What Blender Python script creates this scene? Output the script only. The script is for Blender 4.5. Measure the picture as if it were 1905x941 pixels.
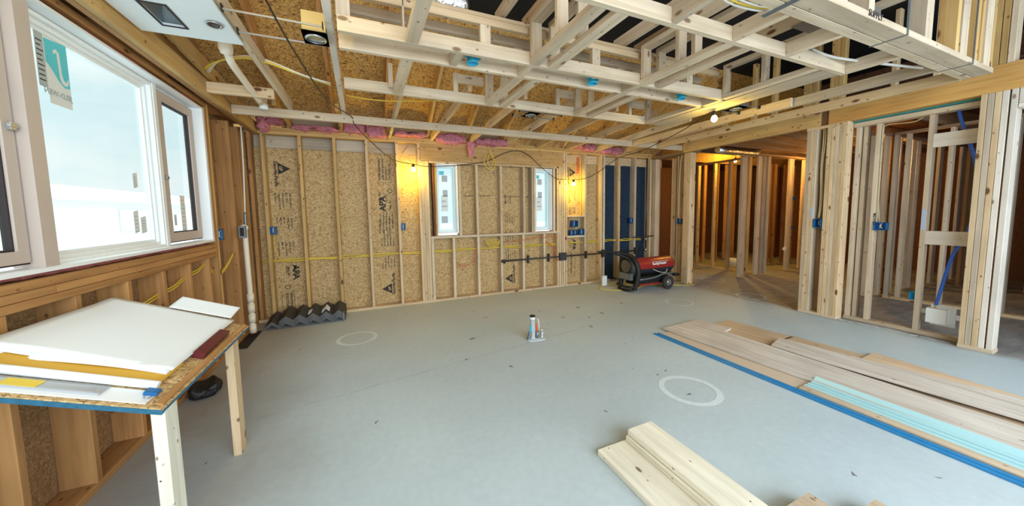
import bpy, bmesh, math, random
from mathutils import Vector, Matrix, noise
random.seed(7)
R = math.radians
for o in list(bpy.data.objects): bpy.data.objects.remove(o)
S = bpy.context.scene
COL = S.collection

# ------------------------------------------------------------------ camera
cam_d = bpy.data.cameras.new('camera'); cam = bpy.data.objects.new('camera', cam_d); COL.objects.link(cam)
yaw, pitch, roll = R(23.6638), R(4.70263), R(-0.87807)
fw = Vector((math.sin(yaw)*math.cos(pitch), math.cos(yaw)*math.cos(pitch), -math.sin(pitch)))
rt = Vector((math.cos(yaw), -math.sin(yaw), 0)); up = rt.cross(fw)
r2 = rt*math.cos(roll) + up*math.sin(roll); u2 = -rt*math.sin(roll) + up*math.cos(roll)
M = Matrix((r2, u2, -fw)).transposed().to_4x4(); M.translation = (0, 0, 1.4)
cam.matrix_world = M
cam_d.sensor_fit = 'HORIZONTAL'; cam_d.sensor_width = 36.0
cam_d.lens = 624.19/1905*36.0
cam_d.shift_y = -(470.5-445.31)/1905
cam_d.clip_start = 0.02; cam_d.clip_end = 200
S.camera = cam

# ------------------------------------------------------------------ view and sky
S.view_settings.view_transform = 'Standard'; S.view_settings.look = 'None'
S.view_settings.gamma = 1.0; S.view_settings.use_curve_mapping = False
S.view_settings.exposure = 0.1
S.cycles.max_bounces = 8; S.cycles.diffuse_bounces = 5; S.cycles.glossy_bounces = 3
S.cycles.transparent_max_bounces = 12; S.cycles.use_denoising = True
S.cycles.sample_clamp_indirect = 4.0; S.cycles.caustics_reflective = False; S.cycles.caustics_refractive = False

W = bpy.data.worlds.new('overcast_sky'); S.world = W; W.use_nodes = True
nt = W.node_tree; nt.nodes.clear()
out = nt.nodes.new('ShaderNodeOutputWorld'); bg = nt.nodes.new('ShaderNodeBackground')
tc = nt.nodes.new('ShaderNodeTexCoord'); mp = nt.nodes.new('ShaderNodeMapping'); mp.inputs['Scale'].default_value = (2, 2, 5)
nz = nt.nodes.new('ShaderNodeTexNoise'); nz.inputs['Scale'].default_value = 1.6; nz.inputs['Detail'].default_value = 4
cr = nt.nodes.new('ShaderNodeValToRGB')
cr.color_ramp.elements[0].position = 0.42; cr.color_ramp.elements[0].color = (0.80, 0.93, 0.96, 1)
cr.color_ramp.elements[1].position = 0.60; cr.color_ramp.elements[1].color = (0.98, 1.0, 1.0, 1)
nt.links.new(tc.outputs['Generated'], mp.inputs[0]); nt.links.new(mp.outputs[0], nz.inputs['Vector'])
nt.links.new(nz.outputs['Fac'], cr.inputs[0]); nt.links.new(cr.outputs[0], bg.inputs[0])
sz = nt.nodes.new('ShaderNodeSeparateXYZ'); nt.links.new(tc.outputs['Generated'], sz.inputs[0])
zr = nt.nodes.new('ShaderNodeMapRange')  # overcast sky: brighter towards the zenith
zr.inputs['From Min'].default_value = 0.25; zr.inputs['From Max'].default_value = 0.9; zr.inputs['To Min'].default_value = 0.96; zr.inputs['To Max'].default_value = 3.0
nt.links.new(sz.outputs[2], zr.inputs['Value']); nt.links.new(zr.outputs[0], bg.inputs[1])
nt.links.new(bg.outputs[0], out.inputs[0])

def area(name, loc, target, sx, sy, power, color):
    l = bpy.data.lights.new(name, 'AREA'); l.shape = 'RECTANGLE'; l.size = sx; l.size_y = sy; l.energy = power; l.color = color
    o = bpy.data.objects.new(name, l); COL.objects.link(o); o.location = loc
    o.rotation_euler = (Vector(target)-Vector(loc)).to_track_quat('-Z', 'Y').to_euler()
    return o
# added area lamp behind the camera stands in for daylight from that unseen side
area('daylight_fill_behind', (1.8, -2.9, 1.9), (2.2, 2.4, 0.0), 6.5, 2.4, 360, (0.80, 0.91, 1.0))


# ------------------------------------------------------------------ materials
MATS = {}
def new_mat(name):
    m = bpy.data.materials.new(name); m.use_nodes = True
    n = m.node_tree; b = n.nodes['Principled BSDF']; MATS[name] = m
    return m, n, b
def flat(name, col, rough=0.6, metal=0.0, spec=None, emit=0.0, bump=0.0, bscale=60, var=0.0):
    m, n, b = new_mat(name)
    b.inputs['Base Color'].default_value = (*col, 1); b.inputs['Roughness'].default_value = rough; b.inputs['Metallic'].default_value = metal
    if emit: b.inputs['Emission Color'].default_value = (*col, 1); b.inputs['Emission Strength'].default_value = emit
    if var or bump:
        t = n.nodes.new('ShaderNodeTexCoord'); z = n.nodes.new('ShaderNodeTexNoise'); z.inputs['Scale'].default_value = bscale; z.inputs['Detail'].default_value = 5
        n.links.new(t.outputs['Object'], z.inputs['Vector'])
        if var:
            mx = n.nodes.new('ShaderNodeMix'); mx.data_type = 'RGBA'
            mx.inputs['A'].default_value = (*[max(0, c*(1-var)) for c in col], 1); mx.inputs['B'].default_value = (*[min(1, c*(1+var)) for c in col], 1)
            n.links.new(z.outputs['Fac'], mx.inputs['Factor']); n.links.new(mx.outputs['Result'], b.inputs['Base Color'])
        if bump:
            bp = n.nodes.new('ShaderNodeBump'); bp.inputs['Strength'].default_value = bump; bp.inputs['Distance'].default_value = 0.01
            n.links.new(z.outputs['Fac'], bp.inputs['Height']); n.links.new(bp.outputs[0], b.inputs['Normal'])
    return m
def wood(name, light, dark, knot=(0.16, 0.06, 0.02), kn=0.07, grain=1.0, ring=False, blue=0.0):
    m, n, b = new_mat(name); L = n.links.new
    t = n.nodes.new('ShaderNodeTexCoord'); oi = n.nodes.new('ShaderNodeObjectInfo')
    off = n.nodes.new('ShaderNodeVectorMath'); off.operation = 'SCALE'; off.inputs[0].default_value = (13, 7, 29)
    L(oi.outputs['Random'], off.inputs['Scale'])
    add = n.nodes.new('ShaderNodeVectorMath'); add.operation = 'ADD'; L(t.outputs['Object'], add.inputs[0]); L(off.outputs[0], add.inputs[1])
    mp = n.nodes.new('ShaderNodeMapping'); mp.inputs['Scale'].default_value = (34, 34, 1.6); L(add.outputs[0], mp.inputs[0])
    g = n.nodes.new('ShaderNodeTexNoise'); g.inputs['Scale'].default_value = 1.0; g.inputs['Detail'].default_value = 3; g.inputs['Distortion'].default_value = 0.6
    L(mp.outputs[0], g.inputs['Vector'])
    r = n.nodes.new('ShaderNodeValToRGB'); e = r.color_ramp.elements
    e[0].position = 0.30; e[0].color = (*dark, 1); e[1].position = 0.60; e[1].color = (*light, 1)
    L(g.outputs['Fac'], r.inputs[0])
    # large slow patches
    p = n.nodes.new('ShaderNodeTexNoise'); p.inputs['Scale'].default_value = 2.2; L(add.outputs[0], p.inputs['Vector'])
    pm = n.nodes.new('ShaderNodeMix'); pm.data_type = 'RGBA'; pm.blend_type = 'MULTIPLY'; pm.inputs['Factor'].default_value = 0.5
    pr = n.nodes.new('ShaderNodeValToRGB'); pr.color_ramp.elements[0].position = 0.35; pr.color_ramp.elements[0].color = (0.72, 0.70, 0.68, 1); pr.color_ramp.elements[1].position = 0.6; pr.color_ramp.elements[1].color = (1, 1, 1, 1)
    L(p.outputs['Fac'], pr.inputs[0]); L(r.outputs[0], pm.inputs['A']); L(pr.outputs[0], pm.inputs['B'])
    # knots
    km = n.nodes.new('ShaderNodeMapping'); km.inputs['Scale'].default_value = (7, 7, 3.2); L(add.outputs[0], km.inputs[0])
    v = n.nodes.new('ShaderNodeTexVoronoi'); v.inputs['Scale'].default_value = 1.0; L(km.outputs[0], v.inputs['Vector'])
    kr = n.nodes.new('ShaderNodeValToRGB'); kr.color_ramp.elements[0].position = kn; kr.color_ramp.elements[0].color = (1, 1, 1, 1); kr.color_ramp.elements[1].position = kn*1.7; kr.color_ramp.elements[1].color = (0, 0, 0, 1)
    L(v.outputs['Distance'], kr.inputs[0])
    kx = n.nodes.new('ShaderNodeMix'); kx.data_type = 'RGBA'; L(kr.outputs[0], kx.inputs['Factor']); L(pm.outputs['Result'], kx.inputs['A']); kx.inputs['B'].default_value = (*knot, 1)
    # nail specks
    v2 = n.nodes.new('ShaderNodeTexVoronoi'); v2.inputs['Scale'].default_value = 11; L(add.outputs[0], v2.inputs['Vector'])
    nr = n.nodes.new('ShaderNodeMath'); nr.operation = 'LESS_THAN'; nr.inputs[1].default_value = 0.045; L(v2.outputs['Distance'], nr.inputs[0])
    nx = n.nodes.new('ShaderNodeMix'); nx.data_type = 'RGBA'; L(nr.outputs[0], nx.inputs['Factor']); L(kx.outputs['Result'], nx.inputs['A']); nx.inputs['B'].default_value = (0.10, 0.06, 0.04, 1)
    km2 = n.nodes.new('ShaderNodeMapping'); km2.inputs['Scale'].default_value = (15, 15, 9); L(add.outputs[0], km2.inputs[0])
    v3 = n.nodes.new('ShaderNodeTexVoronoi'); v3.inputs['Scale'].default_value = 1.0; L(km2.outputs[0], v3.inputs['Vector'])
    kr3 = n.nodes.new('ShaderNodeValToRGB'); kr3.color_ramp.elements[0].position = kn*1.0; kr3.color_ramp.elements[0].color = (0.85, 0.85, 0.85, 1); kr3.color_ramp.elements[1].position = kn*1.9; kr3.color_ramp.elements[1].color = (0, 0, 0, 1)
    L(v3.outputs['Distance'], kr3.inputs[0])
    k3 = n.nodes.new('ShaderNodeMix'); k3.data_type = 'RGBA'; L(kr3.outputs[0], k3.inputs['Factor']); L(nx.outputs['Result'], k3.inputs['A']); k3.inputs['B'].default_value = (*knot, 1)
    nx = k3
    # per board brightness
    mr = n.nodes.new('ShaderNodeMapRange'); mr.inputs['To Min'].default_value = 0.80; mr.inputs['To Max'].default_value = 1.08; L(oi.outputs['Random'], mr.inputs['Value'])
    hs = n.nodes.new('ShaderNodeHueSaturation'); L(mr.outputs[0], hs.inputs['Value']); L(nx.outputs['Result'], hs.inputs['Color'])
    L(hs.outputs[0], b.inputs['Base Color']); b.inputs['Roughness'].default_value = 0.75
    bp = n.nodes.new('ShaderNodeBump'); bp.inputs['Strength'].default_value = 0.15; bp.inputs['Distance'].default_value = 0.002; L(g.outputs['Fac'], bp.inputs['Height']); L(bp.outputs[0], b.inputs['Normal'])
    return m
wood('pine', (0.74, 0.56, 0.35), (0.61, 0.43, 0.24), kn=0.085)
wood('pine_pale', (0.84, 0.77, 0.68), (0.76, 0.68, 0.58), knot=(0.35, 0.22, 0.14), kn=0.05)
wood('pine_header', (0.60, 0.38, 0.155), (0.47, 0.27, 0.09), kn=0.09)
wood('pine_white', (0.71, 0.585, 0.43), (0.58, 0.455, 0.31), knot=(0.25, 0.15, 0.09), kn=0.07)
wood('pine_grey', (0.55, 0.465, 0.36), (0.43, 0.35, 0.255), knot=(0.15, 0.1, 0.07), kn=0.05)
wood('pine_yellow', (0.68, 0.45, 0.18), (0.55, 0.33, 0.11), kn=0.09)
wood('pine_orange', (0.50, 0.26, 0.09), (0.38, 0.175, 0.055), knot=(0.14, 0.04, 0.01))  # pine with the left wall's backlit shade put into its colour
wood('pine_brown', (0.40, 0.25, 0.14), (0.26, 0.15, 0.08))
wood('laminated_beam', (0.66, 0.37, 0.11), (0.52, 0.26, 0.07), kn=0.01)
wood('pine_fresh', (0.84, 0.81, 0.68), (0.68, 0.65, 0.52), knot=(0.2, 0.13, 0.08), kn=0.05)
wood('plywood', (0.78, 0.73, 0.67), (0.60, 0.53, 0.455), kn=0.035)
wood('plywood_tan', (0.70, 0.54, 0.37), (0.58, 0.42, 0.27), kn=0.03)

def osb(name, stops, scale=1.5, flecks=(0.22, 0.12, 0.045)):
    m, n, b = new_mat(name); L = n.links.new
    t = n.nodes.new('ShaderNodeTexCoord')
    dn = n.nodes.new('ShaderNodeTexNoise'); dn.inputs['Scale'].default_value = 9; L(t.outputs['Object'], dn.inputs['Vector'])
    dm = n.nodes.new('ShaderNodeMix'); dm.data_type = 'RGBA'; dm.blend_type = 'LINEAR_LIGHT'; dm.inputs['Factor'].default_value = 0.05
    L(t.outputs['Object'], dm.inputs['A']); L(dn.outputs['Color'], dm.inputs['B'])
    vs = []
    for rot, sc in (((0.3, 0.2, 0.5), (20, 70, 70)), ((0.9, -0.4, 1.6), (70, 20, 60)), ((-0.5, 0.8, 0.2), (60, 70, 18))):
        mp = n.nodes.new('ShaderNodeMapping'); mp.inputs['Rotation'].default_value = rot; mp.inputs['Scale'].default_value = tuple(c*scale for c in sc)
        L(dm.outputs['Result'], mp.inputs[0])
        v = n.nodes.new('ShaderNodeTexVoronoi'); v.inputs['Scale'].default_value = 1.0; L(mp.outputs[0], v.inputs['Vector'])
        sp = n.nodes.new('ShaderNodeSeparateColor'); L(v.outputs['Color'], sp.inputs[0]); vs.append(sp.outputs[0])
    sel = n.nodes.new('ShaderNodeTexNoise'); sel.inputs['Scale'].default_value = 26*scale; L(t.outputs['Object'], sel.inputs['Vector'])
    m1 = n.nodes.new('ShaderNodeMath'); m1.operation = 'GREATER_THAN'; m1.inputs[1].default_value = 0.47; L(sel.outputs['Fac'], m1.inputs[0])
    m2 = n.nodes.new('ShaderNodeMath'); m2.operation = 'GREATER_THAN'; m2.inputs[1].default_value = 0.55; L(sel.outputs['Fac'], m2.inputs[0])
    x1 = n.nodes.new('ShaderNodeMix'); L(m1.outputs[0], x1.inputs['Factor']); L(vs[0], x1.inputs['A']); L(vs[1], x1.inputs['B'])
    x2 = n.nodes.new('ShaderNodeMix'); L(m2.outputs[0], x2.inputs['Factor']); L(x1.outputs['Result'], x2.inputs['A']); L(vs[2], x2.inputs['B'])
    r = n.nodes.new('ShaderNodeValToRGB'); e = r.color_ramp.elements
    e[0].position = 0.0; e[0].color = (*flecks, 1); e[1].position = 1.0; e[1].color = (*stops[2], 1)
    for pos, c in ((0.045, flecks), (0.09, stops[0]), (0.5, stops[1])):
        k = e.new(pos); k.color = (*c, 1)
    L(x2.outputs['Result'], r.inputs[0]); L(r.outputs[0], b.inputs['Base Color']); b.inputs['Roughness'].default_value = 0.8
    return m
osb('osb_tan', [(0.36, 0.225, 0.09), (0.50, 0.335, 0.145), (0.68, 0.50, 0.26)])
osb('osb_roof', [(0.30, 0.15, 0.04), (0.54, 0.30, 0.08), (0.70, 0.43, 0.14)], scale=1.15, flecks=(0.14, 0.06, 0.015))
osb('osb_brown', [(0.22, 0.12, 0.05), (0.30, 0.17, 0.075), (0.40, 0.25, 0.12)])
osb('osb_dark', [(0.11, 0.04, 0.018), (0.15, 0.055, 0.022), (0.20, 0.085, 0.035)], flecks=(0.05, 0.02, 0.01))  # strand board; dimness of the enclosed rooms and attic put into its colour
osb('osb_blue', [(0.002, 0.010, 0.026), (0.005, 0.022, 0.052), (0.012, 0.045, 0.085)], flecks=(0.003, 0.008, 0.02))

def concrete():
    m, n, b = new_mat('concrete'); L = n.links.new
    t = n.nodes.new('ShaderNodeTexCoord')
    a = n.nodes.new('ShaderNodeTexNoise'); a.inputs['Scale'].default_value = 0.7; a.inputs['Detail'].default_value = 6; L(t.outputs['Object'], a.inputs['Vector'])
    r = n.nodes.new('ShaderNodeValToRGB'); e = r.color_ramp.elements
    e[0].position = 0.3; e[0].color = (0.42, 0.51, 0.555, 1); e[1].position = 0.7; e[1].color = (0.51, 0.61, 0.655, 1)
    L(a.outputs['Fac'], r.inputs[0])
    # the slab of the far rooms is darker, browner and streaked
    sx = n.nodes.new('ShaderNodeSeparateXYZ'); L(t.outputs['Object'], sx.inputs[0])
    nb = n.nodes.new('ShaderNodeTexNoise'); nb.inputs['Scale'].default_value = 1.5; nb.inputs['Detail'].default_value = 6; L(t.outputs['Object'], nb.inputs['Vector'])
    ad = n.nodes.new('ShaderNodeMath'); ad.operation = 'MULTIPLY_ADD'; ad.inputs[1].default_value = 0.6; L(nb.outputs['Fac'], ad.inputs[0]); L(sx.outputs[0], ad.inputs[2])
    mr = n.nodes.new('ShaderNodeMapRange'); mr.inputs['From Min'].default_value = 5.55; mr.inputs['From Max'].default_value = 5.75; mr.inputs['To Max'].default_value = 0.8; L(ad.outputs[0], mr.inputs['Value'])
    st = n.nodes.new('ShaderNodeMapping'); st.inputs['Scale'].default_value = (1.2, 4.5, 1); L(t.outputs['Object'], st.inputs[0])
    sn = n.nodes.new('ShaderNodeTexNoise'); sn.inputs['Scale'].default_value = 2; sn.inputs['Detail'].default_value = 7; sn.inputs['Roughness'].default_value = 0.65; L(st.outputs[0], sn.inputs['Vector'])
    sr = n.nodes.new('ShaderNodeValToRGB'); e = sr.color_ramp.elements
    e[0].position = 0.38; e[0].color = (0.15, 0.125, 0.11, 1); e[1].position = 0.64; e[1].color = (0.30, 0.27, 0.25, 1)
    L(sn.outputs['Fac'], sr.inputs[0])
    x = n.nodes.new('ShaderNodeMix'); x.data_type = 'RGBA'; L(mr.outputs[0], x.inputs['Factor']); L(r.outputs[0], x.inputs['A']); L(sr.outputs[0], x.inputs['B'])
    # brown shade along the left wall, put into the slab colour
    m3 = n.nodes.new('ShaderNodeMath'); m3.operation = 'MULTIPLY_ADD'; m3.inputs[1].default_value = 0.9; L(nb.outputs['Fac'], m3.inputs[0]); L(sx.outputs[0], m3.inputs[2])
    m4 = n.nodes.new('ShaderNodeMapRange'); m4.inputs['From Min'].default_value = 0.15; m4.inputs['From Max'].default_value = -0.75; m4.inputs['To Max'].default_value = 0.75; L(m3.outputs[0], m4.inputs['Value'])
    y = n.nodes.new('ShaderNodeMix'); y.data_type = 'RGBA'; L(m4.outputs[0], y.inputs['Factor']); L(x.outputs['Result'], y.inputs['A']); y.inputs['B'].default_value = (0.24, 0.19, 0.145, 1)
    # greyer tint towards the back wall
    m5 = n.nodes.new('ShaderNodeMath'); m5.operation = 'MULTIPLY_ADD'; m5.inputs[1].default_value = 1.2; L(nb.outputs['Fac'], m5.inputs[0]); L(sx.outputs[1], m5.inputs[2])
    m6 = n.nodes.new('ShaderNodeMapRange'); m6.inputs['From Min'].default_value = 3.3; m6.inputs['From Max'].default_value = 5.2; m6.inputs['To Max'].default_value = 0.4; L(m5.outputs[0], m6.inputs['Value'])
    y2 = n.nodes.new('ShaderNodeMix'); y2.data_type = 'RGBA'; L(m6.outputs[0], y2.inputs['Factor']); L(y.outputs['Result'], y2.inputs['A']); y2.inputs['B'].default_value = (0.47, 0.48, 0.49, 1); y = y2
    # small dark spots
    v = n.nodes.new('ShaderNodeTexVoronoi'); v.inputs['Scale'].default_value = 2.3; v.inputs['Randomness'].default_value = 1
    dn = n.nodes.new('ShaderNodeTexNoise'); dn.inputs['Scale'].default_value = 14; L(t.outputs['Object'], dn.inputs['Vector'])
    dm = n.nodes.new('ShaderNodeMix'); dm.data_type = 'RGBA'; dm.blend_type = 'LINEAR_LIGHT'; dm.inputs['Factor'].default_value = 0.06; L(t.outputs['Object'], dm.inputs['A']); L(dn.outputs['Color'], dm.inputs['B'])
    L(dm.outputs['Result'], v.inputs['Vector'])
    lt = n.nodes.new('ShaderNodeMath'); lt.operation = 'LESS_THAN'; lt.inputs[1].default_value = 0.035; L(v.outputs['Distance'], lt.inputs[0])
    z = n.nodes.new('ShaderNodeMix'); z.data_type = 'RGBA'; L(lt.outputs[0], z.inputs['Factor']); L(y.outputs['Result'], z.inputs['A']); z.inputs['B'].default_value = (0.16, 0.17, 0.17, 1)
    # fine mottling
    fn = n.nodes.new('ShaderNodeTexNoise'); fn.inputs['Scale'].default_value = 22; fn.inputs['Detail'].default_value = 6; L(t.outputs['Object'], fn.inputs['Vector'])
    fr = n.nodes.new('ShaderNodeMapRange'); fr.inputs['To Min'].default_value = 0.9; fr.inputs['To Max'].default_value = 1.1; L(fn.outputs['Fac'], fr.inputs['Value'])
    hs = n.nodes.new('ShaderNodeHueSaturation'); L(fr.outputs[0], hs.inputs['Value']); L(z.outputs['Result'], hs.inputs['Color'])
    L(hs.outputs[0], b.inputs['Base Color']); b.inputs['Roughness'].default_value = 0.62
    bp = n.nodes.new('ShaderNodeBump'); bp.inputs['Strength'].default_value = 0.1; bp.inputs['Distance'].default_value = 0.004; L(fn.outputs['Fac'], bp.inputs['Height']); L(bp.outputs[0], b.inputs['Normal'])
concrete()
flat('chalk', (0.61, 0.70, 0.73), 0.9, var=0.12, bscale=25)
flat('drywall', (0.80, 0.86, 0.88), 0.85)
flat('vinyl_white', (0.82, 0.85, 0.86), 0.45)
flat('vinyl_shaded', (0.50, 0.42, 0.37), 0.5)  # white vinyl with the shade of its backlit inner faces painted in
flat('gap_dark', (0.03, 0.02, 0.02), 0.9)
flat('insulation_pink', (0.56, 0.21, 0.28), 0.95, bump=1.0, bscale=30, var=0.6)
flat('insulation_red', (0.33, 0.10, 0.09), 0.95, bump=1.0, bscale=60, var=0.6)
flat('plastic_blue', (0.01, 0.13, 0.36), 0.45)
flat('plastic_cyan', (0.02, 0.42, 0.66), 0.45)
flat('paint_blue', (0.02, 0.22, 0.50), 0.5, var=0.2, bscale=20)
flat('paint_blue_edge', (0.02, 0.13, 0.22), 0.75, var=0.5, bscale=50)
flat('teal_metal', (0.46, 0.76, 0.82), 0.4, metal=0.15)
flat('pvc', (0.78, 0.70, 0.56), 0.4)
flat('pvc_white', (0.82, 0.85, 0.84), 0.4)
flat('black_plastic', (0.006, 0.006, 0.007), 0.6)
flat('black_pipe', (0.02, 0.022, 0.03), 0.4)
flat('black_felt', (0.0025, 0.0025, 0.004), 1.0)
flat('particle_board', (0.58, 0.47, 0.36), 0.85, var=0.22, bscale=90)
flat('dark_panel', (0.035, 0.035, 0.038), 0.6, var=0.4, bscale=12)
flat('panel_edge', (0.22, 0.23, 0.24), 0.6)
flat('steel', (0.45, 0.46, 0.46), 0.35, metal=0.9)
flat('steel_grey', (0.20, 0.24, 0.27), 0.4, metal=0.6)
flat('foil', (0.85, 0.87, 0.9), 0.22, metal=1.0, bump=1.0, bscale=40)
flat('brass_and_bulb_reflection', (0.75, 0.62, 0.30), 0.3, metal=0.6)  # brass; on the can light housing, a bulb's yellow reflection painted on plain metal
flat('heater_red', (0.30, 0.022, 0.022), 0.35)
flat('rubber', (0.03, 0.03, 0.032), 0.85, bump=0.6, bscale=70)
flat('cable_yellow', (0.72, 0.53, 0.06), 0.5)
flat('cable_white', (0.75, 0.72, 0.66), 0.5)
flat('cable_red', (0.60, 0.12, 0.05), 0.5)
flat('cable_black', (0.01, 0.008, 0.008), 0.5)
flat('pex_blue', (0.03, 0.13, 0.60), 0.4)
flat('paper', (0.80, 0.84, 0.87), 0.8)
flat('paper_yellow', (0.72, 0.42, 0.05), 0.7)
flat('label_yellow', (0.75, 0.55, 0.05), 0.6)
flat('sleeve_clear', (0.40, 0.42, 0.44), 0.2)
flat('red_case', (0.12, 0.018, 0.022), 0.25)
flat('cable_cream', (0.62, 0.55, 0.28), 0.5)
flat('print_ink', (0.035, 0.028, 0.025), 0.8)
flat('sticker_white', (0.72, 0.76, 0.76), 0.7)
flat('sticker_cyan', (0.10, 0.58, 0.68), 0.6)
flat('sticker_grey', (0.42, 0.47, 0.49), 0.7)
flat('house_siding', (0.80, 0.84, 0.86), 0.8)
flat('snow', (0.85, 0.88, 0.90), 0.8)
flat('marker_blue', (0.42, 0.50, 0.66), 0.8)
flat('teal_gasket', (0.03, 0.24, 0.25), 0.7)
def bulb_mat(name, col, s):
    m, n, b = new_mat(name); b.inputs['Base Color'].default_value = (*col, 1)
    b.inputs['Emission Color'].default_value = (*col, 1); b.inputs['Emission Strength'].default_value = s
bulb_mat('bulb_glow', (1.0, 0.82, 0.42), 30)
def glass_mat():
    m, n, b = new_mat('window_glass'); L = n.links.new
    g = n.nodes.new('ShaderNodeBsdfTransparent'); g.inputs[0].default_value = (0.93, 0.99, 0.99, 1)
    gl = n.nodes.new('ShaderNodeBsdfGlossy'); gl.inputs['Roughness'].default_value = 0.03
    fr = n.nodes.new('ShaderNodeFresnel'); fr.inputs[0].default_value = 1.25
    gm = n.nodes.new('ShaderNodeNewGeometry'); sb = n.nodes.new('ShaderNodeMath'); sb.operation = 'SUBTRACT'; sb.inputs[0].default_value = 1.0; L(gm.outputs['Backfacing'], sb.inputs[1])
    ml = n.nodes.new('ShaderNodeMath'); ml.operation = 'MULTIPLY'; L(fr.outputs[0], ml.inputs[0]); L(sb.outputs[0], ml.inputs[1])
    mx = n.nodes.new('ShaderNodeMixShader'); L(ml.outputs[0], mx.inputs[0]); L(g.outputs[0], mx.inputs[1]); L(gl.outputs[0], mx.inputs[2])
    L(mx.outputs[0], n.nodes['Material Output'].inputs['Surface'])
glass_mat()

# ------------------------------------------------------------------ helpers
def link(name, me, mat=None, parent=None, label=None, cat=None, group=None, kind=None):
    o = bpy.data.objects.new(name, me); COL.objects.link(o)
    if mat and me is not None: me.materials.append(MATS[mat])
    if parent is not None:
        o.parent = parent
        if label: o['label'] = label
    else:
        if label: o['label'] = label
        if cat: o['category'] = cat
        if group: o['group'] = group
    if kind: o['kind'] = kind
    return o
def place(o, mw, parent=None):
    if parent is not None: o.matrix_parent_inverse = Matrix(); o.matrix_local = PM(parent).inverted() @ mw
    else: o.matrix_world = mw
PMS = {}
def PM(o): return PMS.get(o.name, Matrix())
def setm(o, mw, parent=None): place(o, mw, parent); PMS[o.name] = mw.copy()
def empty(name, loc, label, cat, group=None, rot=None):
    o = bpy.data.objects.new(name, None); COL.objects.link(o); o.empty_display_size = 0.05
    o['label'] = label; o['category'] = cat
    if group: o['group'] = group
    m = Matrix.Translation(loc) @ (rot if rot else Matrix())
    setm(o, m); return o
def frame(z, x):
    z = Vector(z).normalized(); x = Vector(x); x = (x - z*x.dot(z)).normalized(); y = z.cross(x)
    return Matrix((x, y, z)).transposed().to_4x4()
def prism(pts, L, smooth=False):
    """closed 2-D outline extruded along local z from 0 to L"""
    bm = bmesh.new(); a = [bm.verts.new((x, y, 0)) for x, y in pts]; b = [bm.verts.new((x, y, L)) for x, y in pts]
    n = len(pts)
    bm.faces.new(a[::-1]); bm.faces.new(b)
    for i in range(n):
        f = bm.faces.new((a[i], a[(i+1) % n], b[(i+1) % n], b[i])); f.smooth = smooth
    bmesh.ops.recalc_face_normals(bm, faces=bm.faces)
    me = bpy.data.meshes.new('mesh'); bm.to_mesh(me); bm.free(); return me
def oct_pts(w, t, c=0.0025):
    c = min(c, w*0.2, t*0.2); w /= 2; t /= 2
    return [(w-c, -t), (w, -t+c), (w, t-c), (w-c, t), (-w+c, t), (-w, t-c), (-w, -t+c), (-w+c, -t)]
def board(name, a, b, w, t, wvec, mat='pine', parent=None, c=0.0025, **k):
    """straight piece from end centre a to end centre b; w along wvec, t across"""
    a = Vector(a); b = Vector(b)
    me = prism(oct_pts(w, t, c), (b-a).length)
    o = link(name, me, mat, parent, **k); m = frame(b-a, wvec); m.translation = a; setm(o, m, parent); return o
def box(name, p, q, mat='pine', parent=None, c=0.0025, **k):
    p = Vector(p); q = Vector(q); d = q-p; m = (p+q)/2
    ax = max(range(3), key=lambda i: d[i]); o1, o2 = [(1, 2), (2, 0), (0, 1)][ax]
    a = m.copy(); a[ax] = p[ax]; b = m.copy(); b[ax] = q[ax]
    wv = Vector((0, 0, 0)); wv[o1] = 1
    return board(name, a, b, d[o1], d[o2], wv, mat, parent, c, **k)
def meshboxes(boxes):
    bm = bmesh.new()
    for p, q in boxes:
        vs = [bm.verts.new((x, y, z)) for x in (p[0], q[0]) for y in (p[1], q[1]) for z in (p[2], q[2])]
        for f in ((0, 1, 3, 2), (4, 6, 7, 5), (0, 4, 5, 1), (2, 3, 7, 6), (0, 2, 6, 4), (1, 5, 7, 3)):
            bm.faces.new([vs[i] for i in f])
    bmesh.ops.recalc_face_normals(bm, faces=bm.faces)
    me = bpy.data.meshes.new('mesh'); bm.to_mesh(me); bm.free(); return me
def tube_mesh(pts, r, seg=10, smooth=4, close=True):
    P = [Vector(p) for p in pts]
    if smooth and len(P) > 2:
        Q = []
        for i in range(len(P)-1):
            p0 = P[max(i-1, 0)]; p1 = P[i]; p2 = P[i+1]; p3 = P[min(i+2, len(P)-1)]
            for k in range(smooth):
                t = k/smooth
                Q.append(0.5*((2*p1)+(-p0+p2)*t+(2*p0-5*p1+4*p2-p3)*t*t+(-p0+3*p1-3*p2+p3)*t**3))
        Q.append(P[-1]); P = Q
    bm = bmesh.new(); rings = []; T = (P[1]-P[0]).normalized()
    nrm = T.orthogonal().normalized()
    for i, p in enumerate(P):
        t = ((P[min(i+1, len(P)-1)]-P[max(i-1, 0)])).normalized()
        nrm = (nrm - t*nrm.dot(t)).normalized(); bn = t.cross(nrm)
        rr = r[i] if isinstance(r, list) else r
        rings.append([bm.verts.new(p + (nrm*math.cos(2*math.pi*j/seg)+bn*math.sin(2*math.pi*j/seg))*rr) for j in range(seg)])
    for A, B in zip(rings, rings[1:]):
        for j in range(seg):
            f = bm.faces.new((A[j], A[(j+1) % seg], B[(j+1) % seg], B[j])); f.smooth = True
    bm.faces.new(rings[0][::-1]); bm.faces.new(rings[-1])
    bmesh.ops.recalc_face_normals(bm, faces=bm.faces)
    me = bpy.data.meshes.new('mesh'); bm.to_mesh(me); bm.free(); return me
def rel(me, org):
    me.transform(Matrix.Translation(-Vector(org))); return me
def tube(name, pts, r, mat, parent=None, seg=10, smooth=4, **k):
    me = rel(tube_mesh(pts, r, seg, smooth), pts[0]); o = link(name, me, mat, parent, **k)
    setm(o, Matrix.Translation(pts[0]), parent); return o
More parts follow.
